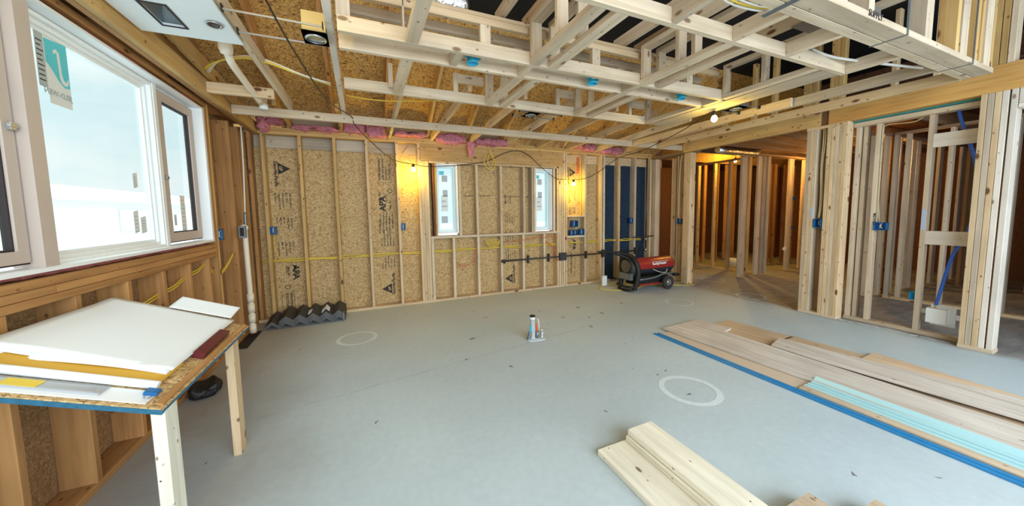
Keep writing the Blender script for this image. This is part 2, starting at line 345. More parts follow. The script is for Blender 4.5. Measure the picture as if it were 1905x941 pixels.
def mesh_at(name, me, org, mat, parent=None, **k):
    """mesh given in world coordinates, origin moved to org"""
    rel(me, org); o = link(name, me, mat, parent, **k); setm(o, Matrix.Translation(org), parent); return o
def lathe_mesh(prof, seg=20, arc=2*math.pi, start=0.0):
    """profile (r,z) turned about local z"""
    bm = bmesh.new(); full = abs(arc-2*math.pi) < 1e-6; n = seg if full else seg+1; cols = []
    for j in range(n):
        a = start+arc*j/seg; cols.append([bm.verts.new((r*math.cos(a), r*math.sin(a), z)) for r, z in prof])
    for j in range(seg):
        A = cols[j]; B = cols[(j+1) % n]
        for i in range(len(prof)-1):
            vs = [A[i], B[i], B[i+1], A[i+1]]
            try: f = bm.faces.new(vs); f.smooth = True
            except ValueError: pass
    bmesh.ops.remove_doubles(bm, verts=bm.verts, dist=1e-6)
    bmesh.ops.recalc_face_normals(bm, faces=bm.faces)
    me = bpy.data.meshes.new('mesh'); bm.to_mesh(me); bm.free(); return me
def lathe(name, prof, org, zdir, mat, parent=None, seg=20, xdir=(0.3, 1, 0.1), **k):
    me = lathe_mesh(prof, seg); o = link(name, me, mat, parent, **k); m = frame(zdir, xdir); m.translation = org; setm(o, m, parent); return o
def text_mesh(s, size, ext=0.0):
    cu = bpy.data.curves.new('t', 'FONT'); cu.body = s; cu.size = size; cu.align_x = 'LEFT'; cu.resolution_u = 2; cu.extrude = ext; cu.offset = size*0.035
    ob = bpy.data.objects.new('t', cu); COL.objects.link(ob)
    dg = bpy.context.evaluated_depsgraph_get(); me = bpy.data.meshes.new_from_object(ob.evaluated_get(dg))
    bpy.data.objects.remove(ob); bpy.data.curves.remove(cu); me.materials.clear(); return me
def text(name, s, size, org, xdir, ydir, mat, parent, **k):
    me = text_mesh(s, size); o = link(name, me, mat, parent, **k)
    x = Vector(xdir).normalized(); z = x.cross(Vector(ydir)).normalized(); y = z.cross(x)
    m = Matrix((x, y, z)).transposed().to_4x4(); m.translation = org; setm(o, m, parent); return o
def blob(name, p, q, mat, parent=None, amp=0.03, f=9, seed=0, n=(14, 6, 5), **k):
    """soft irregular lump filling the box p..q"""
    bm = bmesh.new(); p = Vector(p); q = Vector(q); c = (p+q)/2; h = (q-p)/2
    bmesh.ops.create_icosphere(bm, subdivisions=4, radius=1)
    for v in bm.verts:
        d = v.co.copy(); e = Vector([math.copysign(abs(x)**0.55, x) for x in d])
        w = Vector((e.x*h.x, e.y*h.y, e.z*h.z)) + c
        nz = noise.noise_vector(w*f+Vector((seed*3.1, seed, 0)))
        v.co = w + nz*amp + noise.noise_vector(w*f*3)*amp*0.4
    for fc in bm.faces: fc.smooth = True
    me = bpy.data.meshes.new('mesh'); bm.to_mesh(me); bm.free()
    return mesh_at(name, me, (c.x, c.y, min(p.z, q.z)), mat, parent, **k)
ORD = ['first', 'second', 'third', 'fourth', 'fifth', 'sixth', 'seventh', 'eighth', 'ninth', 'tenth', 'eleventh', 'twelfth', 'thirteenth', 'fourteenth', 'fifteenth', 'sixteenth', 'seventeenth', 'eighteenth', 'nineteenth', 'twentieth']
def st(o): o['kind'] = 'structure'; return o

# ================================================================== the setting
def struct(name, boxes, mat, org=(0, 0, 0)):
    o = link(name, rel(meshboxes(boxes), org), mat); o['kind'] = 'structure'; setm(o, Matrix.Translation(org)); return o
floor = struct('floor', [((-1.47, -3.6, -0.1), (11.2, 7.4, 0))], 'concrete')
def annulus(cx, cy, r, w, ry=1.0, wob=0.0):
    bm = bmesh.new(); A = []; B = []
    for i in range(56):
        a = 2*math.pi*i/56; k = 1+wob*math.sin(3*a+cx)
        A.append(bm.verts.new((cx+(r-w)*k*math.cos(a), cy+(r-w)*k*math.sin(a)*ry, 0.0012))); B.append(bm.verts.new((cx+r*math.cos(a), cy+r*math.sin(a)*ry, 0.0012)))
    for i in range(56): bm.faces.new((A[i], B[i], B[(i+1) % 56], A[(i+1) % 56]))
    me = bpy.data.meshes.new('mesh'); bm.to_mesh(me); bm.free(); return me
for cx, cy, r, w in ((-0.135, 4.10, 0.215, 0.04), (2.255, 1.745, 0.225, 0.045), (4.30, 3.55, 0.20, 0.03), (5.60, 3.30, 0.20, 0.02), (6.27, 4.42, 0.20, 0.02)):
    link('chalk_ring', annulus(cx, cy, r, w, wob=0.02), 'chalk', floor)
def strip(pts, w, z, mat, name, parent):
    bm = bmesh.new(); P = [Vector((x, y, z)) for x, y in pts]; L = []
    for i, p in enumerate(P):
        t = (P[min(i+1, len(P)-1)]-P[max(i-1, 0)]).normalized(); n = Vector((-t.y, t.x, 0))*w*random.uniform(0.4, 1.2)
        L.append((bm.verts.new(p-n), bm.verts.new(p+n)))
    for a, b in zip(L, L[1:]): bm.faces.new((a[0], b[0], b[1], a[1]))
    me = bpy.data.meshes.new('mesh'); bm.to_mesh(me); bm.free(); return link(name, me, mat, parent)
def wander(a, b, n, amp):
    return [(a[0]+(b[0]-a[0])*i/n+random.uniform(-amp, amp), a[1]+(b[1]-a[1])*i/n+random.uniform(-amp, amp)) for i in range(n+1)]
flat('crack', (0.12, 0.13, 0.135), 0.9)
strip(wander((-0.75, 2.75), (2.6, 3.3), 60, 0.012), 0.0016, 0.0008, 'crack', 'floor_crack', floor)
strip(wander((5.5, 4.3), (6.7, 3.0), 30, 0.02), 0.006, 0.0008, 'crack', 'floor_crack', floor)

flat('stain_dark', (0.20, 0.21, 0.215), 0.8, var=0.3, bscale=60)
for i, (x, y) in enumerate([(2.22, 2.03), (2.34, 2.05), (2.20, 1.70), (2.68, 2.80), (2.44, 2.66), (2.32, 3.28), (2.46, 3.26), (2.02, 3.56), (0.83, 3.03), (2.11, 2.20), (2.29, 0.80), (3.33, 1.47), (1.04, 3.51), (1.37, 4.52), (2.78, 4.00), (3.05, 4.05),
        (2.92, 3.63), (3.19, 3.85), (2.65, 3.56), (1.92, 3.42), (1.48, 1.80), (4.96, 3.28), (6.13, 3.25), (6.01, 3.00), (5.83, 2.67), (0.01, 2.35), (-0.89, 2.36), (2.65, 0.61), (1.43, 4.16), (2.35, 3.71), (3.5, 3.9), (3.3, 4.2), (3.6, 4.15)]):
    rs = random.Random(i+40); r = 0.008+0.022*rs.random()**2; an = rs.random()*3.1; bm = bmesh.new(); vs = []
    for k in range(9):
        q = 2*math.pi*k/9; d = r*(0.4+rs.random()); u, v = d*math.cos(q)*1.7, d*math.sin(q)*0.7
        vs.append(bm.verts.new((x+u*math.cos(an)-v*math.sin(an), y+u*math.sin(an)+v*math.cos(an), 0.0009)))
    bm.faces.new(vs); me = bpy.data.meshes.new('mesh'); bm.to_mesh(me); bm.free(); link('floor_stain', me, 'stain_dark', floor)
strip(wander((5.40, 1.25), (5.38, 2.10), 26, 0.022), 0.022, 0.0010, 'chalk', 'mortar_smear', floor)
strip(wander((5.36, 2.62), (5.62, 4.2), 26, 0.03), 0.015, 0.0010, 'chalk', 'mortar_smear', floor)

# left wall: exterior sheathing with the big window opening
struct('wall_left', [((-1.472, -3.6, 0), (-1.46, 5.41, 1.16)), ((-1.472, 4.07, 1.16), (-1.46, 5.41, 2.40)), ((-1.472, -3.6, 2.40), (-1.46, 5.41, 3.0)),
                     ((-1.472, -3.6, 1.16), (-1.46, 0.9, 2.40)), ((-1.472, 0.5, 3.0), (-1.46, 4.8, 3.35))], 'osb_brown')
wb = struct('wall_back', [((-1.46, 5.39, 0), (4.27, 5.402, 1.04)), ((-1.46, 5.39, 1.04), (1.05, 5.402, 2.19)), ((1.39, 5.39, 1.04), (2.77, 5.402, 2.19)), ((3.12, 5.39, 1.04), (4.27, 5.402, 2.19)),
                          ((-1.46, 5.39, 2.19), (4.27, 5.402, 2.53)), ((5.45, 5.39, 2.3), (5.9, 5.402, 2.53))], 'osb_tan')
link('blue_sheathing', meshboxes([((4.27, 5.39, 0), (5.52, 5.402, 2.40))]), 'osb_blue', wb)
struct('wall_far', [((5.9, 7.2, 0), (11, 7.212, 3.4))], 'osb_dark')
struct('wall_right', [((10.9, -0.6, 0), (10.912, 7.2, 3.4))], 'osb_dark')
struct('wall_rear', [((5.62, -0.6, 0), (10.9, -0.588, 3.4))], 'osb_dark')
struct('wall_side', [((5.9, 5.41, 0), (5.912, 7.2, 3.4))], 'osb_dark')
# roof deck rising from the back wall, black underlay above the higher attic
def slab(name, x0, x1, y0, y1, z0, z1, mat, t=0.016):
    bm = bmesh.new(); vs = []
    for dz in (0, t):
        for x, y, z in ((x0, y0, z0), (x1, y0, z0), (x1, y1, z1), (x0, y1, z1)): vs.append(bm.verts.new((x, y, z+dz)))
    for f in ((0, 1, 2, 3), (7, 6, 5, 4), (0, 4, 5, 1), (1, 5, 6, 2), (2, 6, 7, 3), (3, 7, 4, 0)): bm.faces.new([vs[i] for i in f])
    bmesh.ops.recalc_face_normals(bm, faces=bm.faces)
    me = bpy.data.meshes.new('mesh'); bm.to_mesh(me); bm.free(); o = link(name, me, mat); o['kind'] = 'structure'; return o
zd = lambda y: 2.75+0.5*(5.25-y)
slab('ceiling', -1.7, 1.0, 3.1, 5.7, zd(3.1), zd(5.7), 'osb_roof')
slab('ceiling', 1.0, 11.0, 3.65, 5.7, zd(3.65), zd(5.7), 'osb_roof')
slab('ceiling', 1.0, 11.0, -1.3, 3.65, 3.56, 3.56, 'black_felt')
slab('ceiling', -1.7, 1.0, -1.3, 3.1, 3.83, 3.83, 'osb_roof')
slab('ceiling', 5.9, 11.0, 5.6, 7.3, 2.6, 2.6, 'osb_dark')
# outdoors
g = struct('outdoor_ground', [((-60, -40, -0.6), (-1.6, 60, -0.5)), ((-1.6, 5.6, -0.6), (30, 60, -0.5))], 'snow')

# ------------------------------------------------------------------ windows of the left wall
def window(n, y0, y1, z0, z1, xg, rail, sash=True):
    w = bpy.data.objects.new('window_%d' % n, None); COL.objects.link(w); w['kind'] = 'structure'; setm(w, Matrix.Translation((-1.4, (y0+y1)/2, z0)))
    def ring(y0, y1, z0, z1, x0, x1, t): return [((x0, y0, z0), (x1, y1, z0+t)), ((x0, y0, z1-t), (x1, y1, z1)), ((x0, y0, z0+t), (x1, y0+t, z1-t)), ((x0, y1-t, z0+t), (x1, y1, z1-t))]
    def add(nm, boxes, mat): return mesh_at(nm, meshboxes(boxes), (-1.4, (y0+y1)/2, z0), mat, w)
    if sash:
        add('sash_frame', ring(y0+0.012, y1-0.012, z0+0.02, z1-0.02, -1.43, -1.392, rail), 'vinyl_shaded')
        add('gap_line', ring(y0+0.004, y1-0.004, z0+0.012, z1-0.012, -1.43, -1.40, 0.02), 'gap_dark')
        add('glazing_bead', ring(y0+0.012+rail, y1-0.012-rail, z0+0.02+rail, z1-0.02-rail, -1.43, -1.402, 0.008), 'gap_dark')
    else:
        add('frame', ring(y0, y1, z0, z1, -1.455, -1.39, 0.02)+ring(y0+0.02, y1-0.02, z0+0.02, z1-0.02, -1.455, -1.415, 0.022)+ring(y0+0.042, y1-0.042, z0+0.042, z1-0.042, -1.455, -1.43, 0.02), 'vinyl_white')
    g = rail+0.015
    add('pane', [((xg-0.003, y0+g-0.01, z0+g-0.01), (xg+0.003, y1-g+0.01, z1-g+0.01))], 'window_glass')
    return w
w1 = window(1, 0.95, 2.272, 1.185, 2.385, -1.415, 0.055)
w2 = window(2, 2.35, 3.405, 1.175, 2.385, -1.44, 0.05, sash=False)
w3 = window(3, 3.445, 4.05, 1.185, 2.385, -1.415, 0.07)
mesh_at('mullion', meshboxes([((-1.455, 2.272, 1.18), (-1.355, 2.35, 2.388))]), (-1.4, 2.31, 1.18), 'vinyl_shaded', w2)
mesh_at('mullion', meshboxes([((-1.455, 3.405, 1.18), (-1.385, 3.445, 2.388))]), (-1.4, 3.42, 1.18), 'vinyl_white', w2)
lin = bpy.data.objects.new('trim_1', rel(meshboxes([((-1.46, 4.05, 1.165), (-1.322, 4.088, 2.40)), ((-1.46, 0.9, 2.388), (-1.322, 4.05, 2.402)), ((-1.46, 0.9, 1.162), (-1.322, 4.05, 1.18))]), (-1.4, 2.5, 1.16)))
COL.objects.link(lin); lin.data.materials.append(MATS['vinyl_white']); lin['kind'] = 'structure'; setm(lin, Matrix.Translation((-1.4, 2.5, 1.16)))
# latch and crank hardware of the casements
for (yy, zz, w) in ((2.238, 1.80, w1), (3.478, 1.70, w3)):
    mesh_at('latch', meshboxes([((-1.392, yy-0.012, zz-0.012), (-1.375, yy+0.012, zz+0.02)), ((-1.385, yy-0.02, zz+0.0), (-1.372, yy+0.018, zz+0.01))]), (-1.39, yy, zz), 'steel', w)
tube('handle', [(-1.39, 2.075, 2.02), (-1.36, 2.075, 2.0), (-1.35, 2.078, 1.93), (-1.36, 2.08, 1.88), (-1.37, 2.08, 1.87)], 0.009, 'vinyl_white', w1)
# stickers on the panes
def sticker(w, x, y0, y1, z0, z1, mat, name='sticker', sk=0.0):
    bm = bmesh.new(); vs = [bm.verts.new(p) for p in ((x, y0, z0), (x, y1, z0+sk), (x, y1, z1+sk), (x, y0, z1))]; bm.faces.new(vs)
    me = bpy.data.meshes.new('mesh'); bm.to_mesh(me); bm.free(); return mesh_at(name, me, (x, y0, z0), mat, w)
XS = -1.4355
sticker(w2, XS, 2.555, 2.70, 1.99, 2.335, 'sticker_white')
def poly(w, x, pts, mat, name='sticker'):
    bm = bmesh.new(); bm.faces.new([bm.verts.new((x, a, b)) for a, b in pts]); me = bpy.data.meshes.new('mesh'); bm.to_mesh(me); bm.free(); return mesh_at(name, me, (x, pts[0][0], pts[0][1]), mat, w)
poly(w2, XS+0.0006, [(2.557, 2.31), (2.698, 2.325), (2.698, 2.10), (2.66, 2.095), (2.625, 2.12), (2.595, 2.16), (2.565, 2.19), (2.557, 2.19)], 'sticker_cyan')
poly(w2, XS+0.0012, [(2.632, 2.285), (2.632, 2.272), (2.645, 2.268), (2.650, 2.16), (2.657, 2.135), (2.675, 2.125), (2.682, 2.140), (2.690, 2.150), (2.692, 2.130), (2.682, 2.112), (2.665, 2.105), (2.645, 2.115), (2.634, 2.14), (2.628, 2.262), (2.606, 2.252), (2.606, 2.268)], 'sticker_white', 'logo_letter')
text('printed_text', 'JELD-WEN', 0.038, (XS+0.0012, 2.70, 2.035), (0, -1, 0), (0, 0, 1), 'sticker_grey', w2)
sticker(w2, XS+0.0012, 2.50, 2.552, 2.06, 2.335, 'sticker_grey')
for i in range(9): sticker(w2, XS+0.0018, 2.506, 2.506+0.04*random.uniform(0.6, 1), 2.09+i*0.024, 2.096+i*0.024, 'print_ink', 'print_line')
for (a, b, c, d) in ((3.165, 3.215, 1.60, 1.70), (3.13, 3.185, 1.29, 1.44), (3.205, 3.27, 1.285, 1.40)):
    sticker(w2, XS, a, b, c, d, 'sticker_white', sk=0.012)
    for i in range(5): sticker(w2, XS+0.0012, a+0.006, b-0.008-random.random()*0.015, c+0.012+(d-c-0.02)*i/5, c+0.017+(d-c-0.02)*i/5, 'sticker_grey', 'print_line')
for (a, b, c, d) in ((3.72, 3.80, 1.28, 1.58), (3.60, 3.64, 1.33, 1.42)):
    sticker(w3, -1.411, a, b, c, d, 'sticker_white')
    for i in range(8): sticker(w3, -1.4098, a+0.006, b-0.01-random.random()*0.02, c+0.012+(d-c-0.02)*i/8, c+0.018+(d-c-0.02)*i/8, 'sticker_grey', 'print_line')

# ------------------------------------------------------------------ windows of the back wall
def bwindow(n, x0, x1, z0, z1):
    w = bpy.data.objects.new('window_%d' % n, None); COL.objects.link(w); w['kind'] = 'structure'; setm(w, Matrix.Translation((x0, 5.39, z0)))
    def ring(x0, x1, z0, z1, y0, y1, t): return [((x0, y0, z0), (x1, y1, z0+t)), ((x0, y0, z1-t), (x1, y1, z1)), ((x0, y0, z0+t), (x0+t, y1, z1-t)), ((x1-t, y0, z0+t), (x1, y1, z1-t))]
    mesh_at('frame', meshboxes(ring(x0, x1, z0, z1, 5.27, 5.44, 0.018)+ring(x0+0.018, x1-0.018, z0+0.018, z1-0.018, 5.38, 5.44, 0.03)), (x0, 5.39, z0), 'vinyl_white', w)
    mesh_at('sash_frame', meshboxes(ring(x0+0.048, x1-0.048, z0+0.048, z1-0.048, 5.40, 5.43, 0.014)), (x0, 5.39, z0), 'teal_metal', w)
    mesh_at('pane', meshboxes([((x0+0.05, 5.413, z0+0.05), (x1-0.05, 5.418, z1-0.05))]), (x0, 5.39, z0), 'window_glass', w)
    def s(a, b, c, d, m, y=5.411):
        bm = bmesh.new(); bm.faces.new([bm.verts.new(p) for p in ((a, y, c), (b, y, c), (b, y, d), (a, y, d))]); me = bpy.data.meshes.new('mesh'); bm.to_mesh(me); bm.free(); mesh_at('sticker', me, (a, y, c), m, w)
    X = x0+0.07
    s(X, X+0.08, z1-0.16, z1-0.10, 'sticker_cyan'); s(X+0.04, X+0.13, z1-0.27, z1-0.17, 'sticker_grey'); s(X+0.05, X+0.13, z1-0.50, z1-0.40, 'sticker_grey')
    s(X+0.02, X+0.13, z0+0.35, z0+0.60, 'sticker_white'); s(X+0.03, X+0.12, z0+0.42, z0+0.44, 'sticker_grey', 5.410); s(X+0.03, X+0.10, z0+0.50, z0+0.52, 'sticker_grey', 5.410)
    if n == 4: s(X+0.02, X+0.12, z0+0.16, z0+0.27, 'sticker_grey')
    return w
bwindow(4, 1.05, 1.385, 1.075, 2.165)
bwindow(5, 2.775, 3.11, 1.06, 2.15)

# ================================================================== left wall framing
GL = 'studs under the big window'
for i, y in enumerate((0.80, 1.19, 1.59, 1.985, 2.372, 2.77, 3.16, 3.55, 3.92)):
    box('stud', (-1.46, y-0.019, 0.04), (-1.32, y+0.019, 1.019), 'pine_orange', label='orange short stud under the big window, %s from the near end' % ORD[i], cat='stud', group=GL)
box('sole_plate', (-1.46, 0.5, 0), (-1.32, 5.25, 0.038), 'pine_orange', label='orange sole plate on the floor along the left wall', cat='plate')
box('sill_plate', (-1.46, 0.5, 1.02), (-1.32, 4.10, 1.057), 'pine_orange', label='lowest orange sill plank resting on the short studs under the big window', cat='plank')
box('sill_plate', (-1.46, 0.5, 1.059), (-1.32, 2.25, 1.097), 'pine_orange', label='near half of the middle sill plank under the big window, ending at a butt joint', cat='plank')
box('sill_plate', (-1.46, 2.256, 1.059), (-1.32, 4.10, 1.097), 'pine_orange', label='far half of the middle sill plank under the big window, beyond the butt joint', cat='plank')
box('sill_plate', (-1.46, 0.5, 1.099), (-1.32, 4.10, 1.138), 'pine_orange', label='top orange sill plank directly below the pink insulation of the big window', cat='plank')
tube('insulation_strip', [(-1.35, 0.6+i*0.14, 1.152+random.uniform(-0.004, 0.004)) for i in range(25)], [random.uniform(0.008, 0.016) for _ in range(49)], 'insulation_red', seg=6, smooth=2, label='thin strip of reddish insulation stuffed below the big window', cat='insulation')
tube('insulation_strip', [(-1.35, 0.9+i*0.14, 2.413+random.uniform(-0.006, 0.006)) for i in range(23)], [random.uniform(0.010, 0.019) for _ in range(45)], 'insulation_red', seg=6, smooth=2, label='thin strip of reddish insulation stuffed above the big window', cat='insulation')
box('jack_stud', (-1.46, 4.103, 0.038), (-1.32, 4.141, 2.425), 'pine_orange', label='orange jack stud right beside the right jamb of the big window', cat='stud')
box('king_stud', (-1.46, 4.143, 0.038), (-1.32, 4.181, 2.47), 'pine_yellow', label='yellowish king stud behind the jack stud of the big window', cat='stud')
box('packing_strip', (-1.46, 4.19, 0.038), (-1.34, 4.235, 2.45), 'osb_dark', label='dark strand board strip next to the king stud of the big window', cat='board')
box('stud', (-1.46, 4.69, 0.038), (-1.32, 4.728, 2.44), 'pine_orange', label='wide orange stud with knots beside the white drain pipe near the left corner', cat='stud')
box('stud', (-1.46, 4.98, 0.038), (-1.32, 5.018, 2.44), 'pine_orange', label='orange stud of the left wall just behind the white drain pipe', cat='stud')
box('corner_stud', (-1.46, 5.20, 0.038), (-1.32, 5.24, 2.44), 'pine_orange', label='orange corner stud where the left wall meets the back wall', cat='stud')
box('header', (-1.46, 0.5, 2.43), (-1.32, 4.14, 2.47), 'pine_orange', label='flat header plank above the insulation of the big window', cat='plank')
box('header', (-1.46, 0.5, 2.53), (-1.32, 5.24, 2.57), 'pine_orange', label='upper header plank of the left wall above the dark recess', cat='plank')
for y0, y1, l in ((2.78, 3.5, 'long'), (1.2, 2.2, 'near'), (4.0, 4.6, 'far')):
    box('spacer_block', (-1.46, y0, 2.472), (-1.33, y1, 2.528), 'pine_orange', label='%s spacer block in the recess of the header over the big window' % l, cat='block')
box('ledger', (-1.218, 0.3, 2.436), (-1.18, 5.24, 2.575), 'pine_yellow', label='yellow ledger board hung along the left side of the ceiling', cat='board')
box('ledger', (-1.262, 0.3, 2.44), (-1.222, 5.24, 2.575), 'pine_orange', label='second ledger board doubled behind the yellow one at the left', cat='board')
board('rim_board', (-1.25, 0.6, 2.66), (-1.25, 5.2, 2.66), 0.14, 0.038, (0, 0, 1), 'pine_yellow', label='upper rim board standing on the doubled ledger at the left', cat='board')
board('brace', (-1.16, 2.85, 2.70), (-1.16, 4.35, 2.60), 0.12, 0.036, (0, 0, 1), 'pine_yellow', label='sloping board end resting on the ledger beside the white vent pipe', cat='board')

for k in range(2):
    tube('wall_cable', [(-1.37, 2.9, 0.80+0.02*k), (-1.36, 3.16, 0.84+0.02*k), (-1.35, 3.35, 0.86+0.02*k), (-1.36, 3.55, 0.90+0.02*k), (-1.35, 3.75, 0.92+0.02*k), (-1.36, 3.95, 0.95+0.015*k), (-1.37, 4.2, 0.80+0.02*k), (-1.34, 4.35, 0.86+0.02*k), (-1.33, 4.55, 0.98+0.01*k), (-1.37, 4.72, 1.0)], 0.0055, 'cable_yellow', seg=6,
         label='%s yellow cable threaded through the short studs below the big window' % ['lower', 'upper'][k], cat='cable')

# ================================================================== back wall framing
YB, YE = 5.25, 5.39
box('sole_plate', (-1.32, YB, 0), (4.42, YE, 0.038), 'pine', label='sole plate on the floor along the whole back wall', cat='plate')
box('top_plate', (-1.32, YB, 2.443), (5.45, YE, 2.485), 'pine_yellow', label='lower board of the double top plate on the back wall', cat='plate')
box('top_plate', (-1.32, YB, 2.487), (5.45, YE, 2.53), 'pine_yellow', label='upper board of the double top plate on the back wall', cat='plate')
box('corner_stud', (-1.305, YB, 0.038), (-1.267, YE, 2.443), 'pine_orange', label='corner stud of the back wall at its far left end', cat='stud')
for i, x in enumerate((-1.166, -0.76, -0.353, 0.053, 0.46)):
    box('stud', (x, YB, 0.038), (x+0.038, YE, 2.443), 'pine_yellow' if i < 3 else 'pine', label='full height stud left of the windows, %s from the left corner of the back wall' % ORD[i], cat='stud', group='full height studs left of the back windows')
for i, x in enumerate((0.775, 0.814, 0.853, 0.892)):
    box('stud', (x, YB, 0.038), (x+0.038, YE, 2.443 if i < 1 else 2.19), 'pine', label='%s stud of the tight bundle left of the left back window' % ORD[i], cat='stud', group='stud bundle left of the back windows')
for i, x in enumerate((0.935, 1.27, 1.68, 2.09, 2.50, 2.915)):
    box('stud', (x, YB-0.004, 0.038), (x+0.040, YE, 1.0), 'pine_white', label='whitish short stud below the window sill, %s from the left' % ORD[i], cat='stud', group='short studs below the back window sill')
box('rough_sill', (0.931, YB-0.012, 1.0), (3.24, YE, 1.038), 'pine_white', label='long whitish rough sill under both narrow back windows', cat='plank')
for i, (x, m) in enumerate(((0.985, 'osb_dark'), (1.012, 'pine_yellow'), (1.395, 'pine_white'), (1.68, 'pine_white'), (2.10, 'pine_white'), (2.525, 'pine_white'), (2.69, 'pine_grey'), (2.735, 'pine_white'), (3.125, 'pine_white'))):
    box('stud', (x, YB, 1.038), (x+0.036, YE, 2.16), m, label=['dark strand board strip left of the left back window', 'yellowish stud against the left jamb of the left back window', 'whitish stud against the right jamb of the left back window',
        'first of the three studs standing between the back windows', 'middle one of the three studs standing between the back windows', 'third of the three studs standing between the back windows',
        'grey stained stud left of the right back window', 'whitish stud against the left jamb of the right back window', 'whitish stud against the right jamb of the right back window'][i], cat='stud', group='studs above the sill beside the back windows')
box('header', (0.815, YB-0.002, 2.195), (3.33, YB+0.09, 2.441), 'pine_header', label='deep knotty header beam above the narrow back windows', cat='beam')
box('header_plank', (0.935, YB, 2.162), (3.24, YE, 2.193), 'pine', label='thin plank under the knotty header of the back windows', cat='plank')
for i, x in enumerate((3.20, 3.245, 3.29, 3.335, 3.38)):
    box('stud', (x, YB, 0.038), (x+0.038, YE, 2.19 if i < 3 else 2.443), 'pine', label='%s stud of the bundle right of the right back window' % ORD[i], cat='stud', group='stud bundle right of the back windows')
for i, (x, lb) in enumerate(((3.80, 'stud at the right side of the shelf niche with blue boxes'), (4.17, 'grey stud left of the dark blue sheathing'), (4.235, 'pale stud touching the left edge of the blue sheathing'),
        (4.61, 'left one of the two studs standing in front of blue sheathing'), (5.02, 'right one of the two studs standing in front of blue sheathing'), (5.43, 'pale stud at the right edge of the blue sheathing'))):
    box('stud', (x, YB, 0.038), (x+0.042, YE, 2.443), 'pine' if i % 2 else 'pine_white', label=lb, cat='stud')
box('wide_stud', (5.53, 5.20, 0.0), (5.65, 5.34, 2.44), 'pine_white', label='wide pale post ending the back wall beside the blue sheathing', cat='post')
for i, (a, b) in enumerate(((-1.262, -1.168), (-1.126, -0.762), (-0.72, -0.355), (-0.313, 0.051), (0.093, 0.458), (0.50, 0.773), (3.42, 3.798), (3.84, 4.168), (4.28, 4.608), (4.655, 5.018), (5.065, 5.428))):
    box('blocking', (a, 5.365, 2.285), (b, 5.387, 2.441), 'pine_grey' if i < 5 else 'pine', label='%s pale blocking board under the top plate of the back wall, from the left' % ORD[i], cat='board', group='blocking boards under the back wall top plate')
box('shelf_board', (3.42, YB+0.005, 1.285), (3.798, YE, 1.318), 'pine', label='upper shelf board of the niche holding blue boxes', cat='board')
box('shelf_board', (3.42, YB+0.005, 0.905), (3.798, YE, 0.94), 'pine_white', label='lower shelf board of the niche holding blue boxes', cat='board')
board('diagonal_strip', (0.56, 5.362, 2.30), (0.66, 5.362, 2.425), 0.02, 0.008, (1, 0, 0), 'pine_brown', label='short diagonal strip on the yellow lit blocking above the left bulb', cat='board')

# printing on the sheathing
def stamp(x, z, col, dirn, s, size):
    d = (0, 0, -1) if dirn < 0 else (0, 0, 1); u = (1, 0, 0) if dirn < 0 else (-1, 0, 0)
    return text('printed_text', s, size, (x, 5.3885, z), d, u, 'print_ink', wb)
def tri(x, z, s, dirn):
    bm = bmesh.new(); k = 1 if dirn < 0 else -1
    pts = [(x-k*s*0.45, z-s*0.5), (x-k*s*0.45, z+s*0.5), (x+k*s*0.45, z)]
    bm.faces.new([bm.verts.new((a, 5.3885, b)) for a, b in pts]); me = bpy.data.meshes.new('mesh'); bm.to_mesh(me); bm.free(); mesh_at('printed_logo', me, (x, 5.3885, z), 'print_ink', wb)
    text('printed_text', 'GP', s*0.32, (x-k*s*0.34, 5.3878, z+k*s*0.22), (0, 0, -k), (k, 0, 0), 'osb_tan', wb)
def frame_line(x0, x1, z0, z1, t=0.004):
    mesh_at('printed_frame', meshboxes([((x0, 5.388, z0), (x1, 5.3895, z0+t)), ((x0, 5.388, z1-t), (x1, 5.3895, z1)), ((x0, 5.388, z0), (x0+t, 5.3895, z1)), ((x1-t, 5.388, z0), (x1, 5.3895, z1))]), (x0, 5.388, z0), 'print_ink', wb)
LN = ['RATED SHEATHING', 'SIZED FOR SPACING', 'EXPOSURE 1', 'THICKNESS 7/16', 'PS 2  24/16', 'SPAN 16 O.C.', 'WALL 24 OC', 'MILL 451', 'STRENGTH AXIS', 'THIS SIDE DOWN']
def column(x, ztop, dirn, seed):
    """one printed column, read downwards (-1) or upwards (+1), from the logo end"""
    rr = random.Random(seed); k = dirn; z = ztop
    tri(x+0.03 if k < 0 else x-0.03, z+k*0.10, 0.16, k); stamp(x-0.085 if k < 0 else x+0.085, z, 0, k, 'Georgia-Pacific', 0.056); z += k*0.42
    for blk in range(3):
        for j in range(5): stamp(x-k*(-0.10+j*0.042), z, 0, k, LN[rr.randrange(10)], 0.028 if j % 2 else 0.022)
        z += k*0.33
    stamp(x-k*0.06, z, 0, k, 'MILL 451', 0.04); stamp(x-k*-0.03, z, 0, k, '16 O.C.', 0.04); z += k*0.24
    return z
column(-0.98, 2.12, -1, 1); stamp(-0.93, 0.72, 0, -1, 'APA', 0.11); stamp(-0.99, 0.70, 0, -1, 'MILL 451', 0.036)
lathe('printed_seal', [(0.026, 0), (0.034, 0), (0.034, 0.001), (0.026, 0.001), (0.026, 0)], (-1.0, 5.3885, 0.42), (0, -1, 0), 'print_ink', wb)
frame_line(-1.08, -0.93, 0.04, 0.36); stamp(-1.03, 0.34, 0, -1, 'STRUCTURAL', 0.04); stamp(-0.98, 0.34, 0, -1, 'SHEATHING', 0.04)
frame_line(0.22, 0.40, 1.86, 2.27); [stamp(0.25+0.045*j, 1.90, 0, 1, LN[j], 0.034) for j in range(4)]
stamp(0.30, 1.44, 0, 1, 'APA', 0.12); stamp(0.38, 1.47, 0, 1, 'MILL 451', 0.036)
